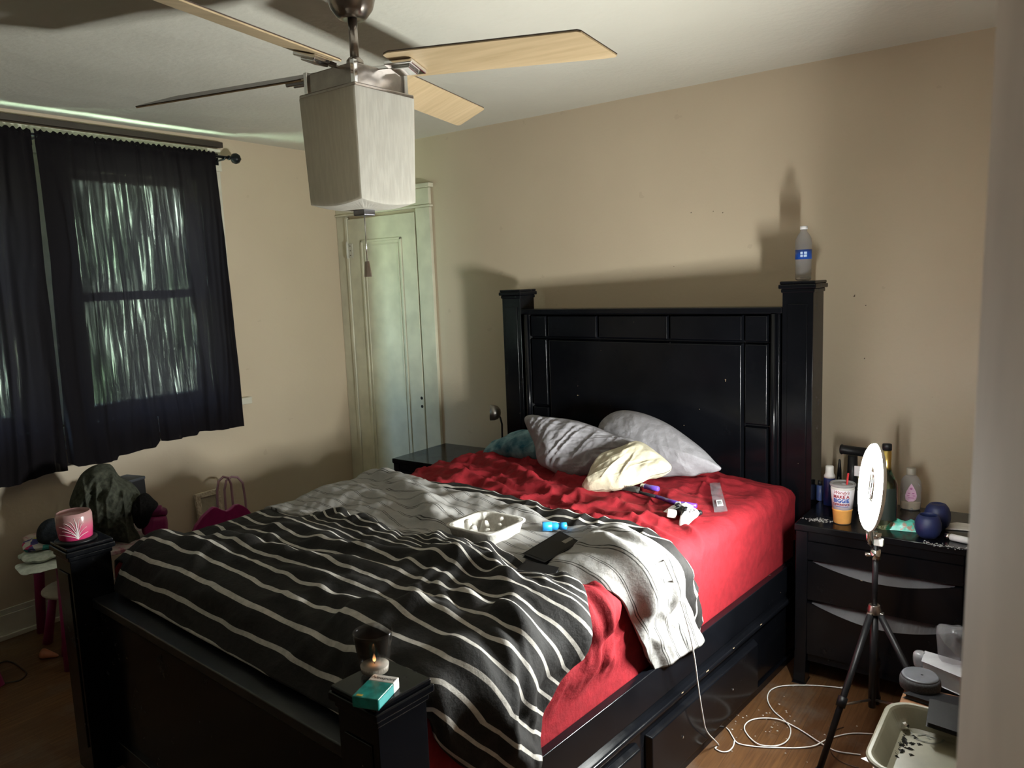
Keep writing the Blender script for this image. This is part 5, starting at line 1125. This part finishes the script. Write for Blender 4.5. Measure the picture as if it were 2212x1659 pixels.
# framed picture leaning on the wall
t = thing('picture_frame', 'cream beaded picture frame standing on the floor against the left wall', 'picture frame', (.06, -1.13, 0))
MF = R4(-PI/2, (.075, -1.137, 0), rx=-.10); M_FRC = N('cream_frame'); g1 = M_FRC.noise(90, 4); M_FRC.set(col=M_FRC.ramp(g1, [(.4, (.46, .38, .27)), (.6, (.66, .58, .44))]), rough=.6); M_FRC.bump(g1, .6, .004)
fw_, fh_ = .078, .452
MF = Matrix.Translation((.075, -1.137, 0)) @ Matrix.Rotation(-.11, 4, 'Y') @ Matrix(((0, 0, 1, 0), (1, 0, 0, 0), (0, 1, 0, 0), (0, 0, 0, 1)))
m = MB(); m.M = MF; b = .030
for x0_, x1_, z0_, z1_ in ((-fw_, -fw_+b, 0, fh_), (fw_-b, fw_, 0, fh_), (-fw_+b, fw_-b, 0, b), (-fw_+b, fw_-b, fh_-b, fh_)): m.box(x0_, x1_, z0_, z1_, 0, .020)
part('frame', m, M_FRC.m, t, bevel=.004)
m = MB(); m.M = MF; m.box(-fw_+b, fw_-b, b, fh_-b, .002, .008); part('picture', m, plain('pale_print', (.40, .36, .27), .5), t)
# gift bag with loop handles
t = thing('gift_bag', 'gift bag whose two pink loop handles rise behind the kids chair', 'bag', (.28, -1.10, 0))
GB = .30
hA = [onx(x, y, GB) for x, y in ((470, 1088), (469, 1060), (472, 1040), (482, 1030), (493, 1032), (499, 1045), (501, 1065), (503, 1085))]
hB = [onx(x, y, GB-.07) for x, y in ((487, 1088), (485, 1058), (489, 1038), (500, 1030), (513, 1031), (524, 1043), (527, 1060), (530, 1080))]
zt_ = .30
m = MB(); y0_, y1_ = hA[0][1]-.03, hB[-1][1]+.02; m.box(GB-.075, GB+.004, y0_, y1_, 0, zt_); part('bag_body', m, plain('pink_paper', (.42, .20, .26), .6), t, bevel=.002)
for hh_ in (hA, hB):
    m = MB(); L_ = [Vector(p) for p in hh_]; L_ = [Vector((L_[0].x, L_[0].y, zt_-.02))]+L_+[Vector((L_[-1].x, L_[-1].y, zt_-.02))]; m.tube(L_, .0065, 8); part('handle', m, plain('pink_ribbon', (.36, .20, .24), .5), t, smooth=True)
# bits on the floor at the left
P = onz(95, 1424, 0); P[2] = 0
m = MB(); m.lathe((P[0]-.02, P[1]-.0, .022), [(0, 0), (.020, 0), (.022, .01), (.008, .065), (.004, .072), (0, .074)], 20, axis=(.75, .62, -.22)); tag(part('toy_cone', m, plain('terracotta_plastic', (.42, .14, .07), .5), smooth=True), 'small terracotta cone-shaped toy lying on the floor by the kids table', 'toy')
pts = [onz(x, y, .004) for x, y in ((-60, 1470), (0, 1432), (25, 1430), (48, 1445), (57, 1455), (45, 1468), (20, 1474), (-10, 1480), (-60, 1500))]
def spline(P, k=8):
    P = [np.array(p, float) for p in P]; out = []
    for i_ in range(len(P)-1):
        p0, p1, p2, p3 = P[max(i_-1, 0)], P[i_], P[i_+1], P[min(i_+2, len(P)-1)]
        for q_ in range(k): x = q_/k; out.append(.5*(2*p1+(p2-p0)*x+(2*p0-5*p1+4*p2-p3)*x*x+(3*p1-p0-3*p2+p3)*x**3))
    return out+[P[-1]]
m = MB(); m.tube(spline(pts), .003, 6); tag(part('floor_cord', m, plain('brown_cord', (.03, .022, .016), .5), smooth=True), 'dark thin cord looping on the floor at the left edge', 'cord')

# ------------------------------------------------------------------ little table at the right, with what lies on it
TZ = .445
t = thing('end_table', 'low dark wooden end table beside the ring light, crowded with a tray and speaker', 'table', (3.88, -1.6, 0))
m = MB(); m.box(3.652, 4.12, -1.93, -1.345, TZ-.022, TZ); part('tabletop', m, mat_wood('worn_brown_wood', (.16, .07, .03), (.26, .13, .06), (1, 12, 1), .4, 5), t, bevel=.003)
m = MB(); m.box(3.69, 4.08, -1.89, -1.385, TZ-.085, TZ-.022); part('apron', m, M_BLK_PLAIN, t)
for x in (3.672, 4.06):
    for y in (-1.905, -1.40): m = MB(); m.box(x, x+.04, y, y+.04, 0, TZ-.022); part('leg', m, M_BLK_PLAIN, t, bevel=.003)
# shallow tray with ash
M_TRAY = N('olive_tray'); M_TRAY.set(col=M_TRAY.ramp(M_TRAY.noise(12, 5), [(.35, (.15, .14, .095)), (.7, (.21, .195, .14))]), rough=.45)
t = thing('rolling_tray', 'olive beige tray holding ash and stub ends at the front of the end table', 'tray', (3.80, -1.70, TZ))
def rrect(hx, hy, r, n_=8):
    o_ = []
    for cx2, cy2, a0 in ((hx-r, hy-r, 0), (-hx+r, hy-r, PI/2), (-hx+r, -hy+r, PI), (hx-r, -hy+r, 1.5*PI)):
        for k in range(n_+1): a_ = a0+PI/2*k/n_; o_.append((cx2+r*math.cos(a_), cy2+r*math.sin(a_)))
    return o_
T0_ = onz(1903, 1506, TZ+.05); tx0, ty1 = onz(1903, 1560, TZ+.05)[0], T0_[1]; thx, thy = .155, .155; tcx, tcy = tx0+thx, ty1-thy+.004
rows = []
for ins, z in ((-.004, .046), (-.004, .052), (0, .054), (.006, .053), (.010, .048), (.034, .010), (.045, .005)):
    rows.append([(tcx+x, tcy+y, TZ+z) for x, y in rrect(thx-ins, thy-ins, .058-ins*.6)])
rows_o = [[(tcx+x, tcy+y, TZ+z) for x, y in rrect(thx-ins, thy-ins, .058-ins*.6)] for ins, z in ((-.004, .046), (.002, .044), (.030, .004), (.038, .001))]
K = len(rows[0]); m = MB(); m.add([p for r in rows for p in r], [(j*K+i_, j*K+(i_+1) % K, (j+1)*K+(i_+1) % K, (j+1)*K+i_) for j in range(len(rows)-1) for i_ in range(K)]+[tuple(range((len(rows)-1)*K, len(rows)*K))])
m.add([p for r in rows_o for p in r], [(j*K+(i_+1) % K, j*K+i_, (j+1)*K+i_, (j+1)*K+(i_+1) % K) for j in range(3) for i_ in range(K)]+[tuple(reversed(range(3*K, 4*K)))]); part('tray_body', m, M_TRAY.m, t, smooth=False, bevel=0)
P = onz(2003, 1588, TZ+.006); m = MB()
for r0, r1 in ((.032, .037),):
    vs = []; n_ = 40
    for k in range(n_): a_ = 2*PI*k/n_; vs += [(P[0]+r0*math.cos(a_), P[1]+r0*math.sin(a_)*.95, TZ+.0062), (P[0]+r1*math.cos(a_), P[1]+r1*math.sin(a_)*.95, TZ+.0062)]
    m.add(vs, [(2*k, 2*k+1, (2*k+3) % (2*n_), (2*k+2) % (2*n_)) for k in range(n_)])
for x0_, y0_, x1_, y1_ in ((-.018, -.012, .016, .014), (-.012, .014, .008, -.016), (-.02, .004, .018, -.004)):
    d_ = Vector((x1_-x0_, y1_-y0_, 0)).normalized(); s_ = Vector((-d_.y, d_.x, 0))*.0022
    m.add([Vector((P[0]+x0_, P[1]+y0_, TZ+.0063))-s_, Vector((P[0]+x1_, P[1]+y1_, TZ+.0063))-s_, Vector((P[0]+x1_, P[1]+y1_, TZ+.0063))+s_, Vector((P[0]+x0_, P[1]+y0_, TZ+.0063))+s_], [(0, 1, 2, 3)])
part('round_emblem', m, plain('tray_print', (.10, .10, .075), .5), t)
specks((1945, 1610), (.014, .022), 60, 8, TZ+.005, .007, plain('dark_ash', (.03, .03, .028), .9), 'dark ash and crumbs lying in the olive tray', 'ash', 'tray_ash')
P = onz(1950, 1578, TZ+.006); m = MB(); m.lathe((P[0], P[1], TZ+.010), [(0, 0), (.008, .001), (.010, .012), (.006, .018), (0, .018)], 9, axis=(.5, .3, .8)); tag(part('foil_ball', m, M_CHROME), 'crumpled bit of shiny foil in the olive tray', 'foil')
# black wallet standing against the far tray edge
c4 = [onz(2012, 1515, TZ+.062), onz(2090, 1535, TZ+.058), onz(2090, 1590, TZ+.050), onz(2005, 1562, TZ+.050)]
t = thing('wallet', 'black folded wallet overlapping the right corner of the olive tray', 'wallet', sum(c4)/4)
slabq([p+np.array([0, 0, .004]) for p in c4], .012, 'wallet_body', plain('black_leather', (.005, .0045, .0045), .6, bump=.3, spec=.2), t)
# smart speaker puck
P = onz(1987, 1487, TZ+.003); P[2] = TZ; SR = .0495
t = thing('smart_speaker', 'round charcoal speaker puck with a grey top on the end table', 'speaker', P)
a = N('charcoal_mesh'); a.set(col=a.ramp(a.noise(260, 2), [(.4, (.020, .020, .022)), (.6, (.045, .045, .048))]), rough=.85)
m = MB(); m.lathe(P, [(0, .001), (SR-.008, .001), (SR-.001, .008), (SR, .018), (SR-.0005, .030), (SR-.004, .038)], 44); part('fabric_side', m, a.m, t, smooth=True)
m = MB(); m.lathe(P, [(SR-.004, .038), (SR-.006, .0415), (SR-.010, .0425), (SR-.012, .0420), (0, .0422)], 44); part('top', m, plain('grey_top', (.10, .105, .12), .3), t, smooth=True)
m = MB(); m.lathe((P[0]+.004, P[1], TZ+.0423), [(0, 0), (.0035, 0), (.003, .0006), (0, .0006)], 12); part('button', m, M_BLKPL, t)
c4 = [onz(x, y, TZ+.013) for x, y in ((1955, 1497), (2065, 1532), (2075, 1508), (1990, 1490))]
o_, _n = slabq(c4, .012, 'phone_case', M_BLKPL); tag(o_, 'flat black device under the speaker puck at the tray edge', 'phone')
# small clear boxes and bags at the back of the table
P = onz(2035, 1455, TZ); c4 = [onz(x, y, TZ+.050) for x, y in ((1993, 1428), (2075, 1462), (2085, 1432), (2000, 1407))]
t = thing('plastic_box', 'frosted pale plastic box behind the speaker puck', 'box', (c4[0]+c4[1]+c4[2]+c4[3])/4-np.array([0, 0, .05]))
slabq(c4, .049, 'box_body', mat_film('frosted_box', (.85, .83, .78), .65), t, bevel=.003)
o3 = onz(2060, 1440, TZ+.05)+np.array([.02, .05, 0]); nj = CAM-o3; nj[2] = 0
m = puff([(2030, 1425), (2024, 1390), (2022, 1360), (2030, 1348), (2055, 1352), (2085, 1358), (2095, 1395), (2095, 1440), (2060, 1440)], o3, nj, .035, rings=18, seed=85, wr=.016, dirn=.9)
tag(part('plastic_bag', m, mat_film('bag_film', (.86, .84, .86), .06), smooth=True), 'crinkled clear plastic bag standing at the back of the end table', 'plastic bag')
m = puff([(1973, 1432), (1972, 1412), (1980, 1405), (1996, 1408), (2000, 1420), (1995, 1438), (1980, 1440)], o3-np.array([.03, .0, 0]), nj, .02, rings=12, seed=95, wr=.008)
tag(part('plastic_bag', m, mat_film('bag_film_dark', (.70, .70, .72), .3), smooth=True), 'small clear plastic bag just left of the frosted box', 'plastic bag')
# paper under the tray's near corner
c4 = [onz(x, y, TZ+.0012) for x, y in ((1860, 1638), (1895, 1655), (1890, 1625), (1876, 1612))]
c4[2:] = [c4[1]+np.array([.05, .06, 0]), c4[0]+np.array([.05, .07, 0])]
o_, _n = slabq(c4, .001, 'note_paper', M_WHTPL, bevel=0); tag(o_, 'white paper corner sticking out under the olive tray', 'paper')

# ------------------------------------------------------------------ charging cables
M_CABLE = plain('white_cable', (.74, .73, .71), .4)
def zo(x, y, ox=1400, oy=1260, k=2.724): return (ox+x/k, oy+y/k)
hang = [on_bed(1412, 1168, .012, .9)+np.array([0, 0, .004])]
for x, y in ((1425, 1196), (1440, 1225)): hang.append(on_bed(x, y, .012, .9)+np.array([0, 0, .005]))
def onu(x, y, u): o_ = B(u, 0); return onplane(x, y, o_, np.array([_c, _s, 0]))
for x, y, u in ((1462, 1275, 1.672), (1478, 1325, 1.690), (1490, 1370, 1.694), (1500, 1420, 1.690), (1508, 1480, 1.680), (1518, 1545, 1.672)): hang.append(onu(x, y, u))
flo = [onz(*zo(x, y), .004) for x, y in ((365, 930), (395, 970), (430, 990), (472, 988), (500, 960), (508, 925))]
hang.append(onu(1527, 1580, 1.665))
def clampu(P, u0): q = tobed(P); return B(max(q[0], u0), q[1], P[2])
c1 = hang+[clampu(p, 1.655) for p in flo]
m = MB(); m.tube(spline(c1, 8), .0022, 7); tag(part('charging_cable', m, M_CABLE, smooth=True), 'white cable running from the bed down over the drawer to the floor', 'cable', None)
lp = [onz(*zo(x, y), .004+.004*(k in (8, 9))) for k, (x, y) in enumerate(((460, 850), (478, 868), (496, 900), (520, 935), (560, 950), (650, 962), (760, 967), (880, 968), (980, 955), (1060, 915), (1180, 885), (1310, 885), (1420, 900)))]
m = MB(); m.tube(spline(lp, 8), .0022, 7); tag(part('charging_cable', m, M_CABLE, smooth=True), 'white cable lying in one long curve on the floor toward the end table', 'cable')
lp = [onz(*zo(x, y), .0045+dz) for x, y, dz in ((1140, 615, 0), (1000, 602, 0), (850, 600, 0), (760, 610, 0), (712, 640, 0), (704, 690, 0), (738, 750, 0), (800, 805, 0), (838, 855, 0), (828, 912, 0), (790, 945, .003), (730, 958, .004), (650, 947, .003), (592, 900, 0), (566, 850, 0), (592, 812, 0), (650, 795, 0), (730, 795, .002), (800, 812, .004), (900, 865, 0), (1000, 930, .004), (1060, 965, 0), (1120, 990, 0), (1250, 1008, 0))]
t = thing('charging_cable', 'white cable with a plug, looped in rings on the wood floor by the tripod', 'cable', lp[0])
m = MB(); m.tube(spline(lp, 8), .0022, 7); part('cord', m, M_CABLE, t, smooth=True)
d = Vector(lp[0]-lp[1]).normalized(); m = MB(); m.tube([Vector(lp[0])-d*.004, Vector(lp[0])+d*.016], .0042, 10); pl = part('plug', m, M_CABLE, t, smooth=True)
m = MB(); m.tube([Vector(lp[0])+d*.016, Vector(lp[0])+d*.023], .0026, 8); part('plug_tip', m, M_CHROME, pl, smooth=True)
lp = [onz(*zo(x, y), .004) for x, y in ((1150, 845), (1105, 862), (1070, 895), (1063, 950), (1085, 1005), (1120, 1040), (1165, 1062), (1240, 1085))]
m = MB(); m.tube(spline(lp, 8), .0013, 6); tag(part('thin_cord', m, plain('thin_dark_cord', (.03, .015, .01), .5), smooth=True), 'thin dark cord curving on the floor beside the tripod leg', 'cord')
specks((1620, 1545), (.16, .10), 90, 21, .0005, .004, plain('floor_dust', (.42, .39, .35), .9), 'pale crumbs scattered on the wood floor near the bed drawers', 'crumbs', 'floor_crumbs')
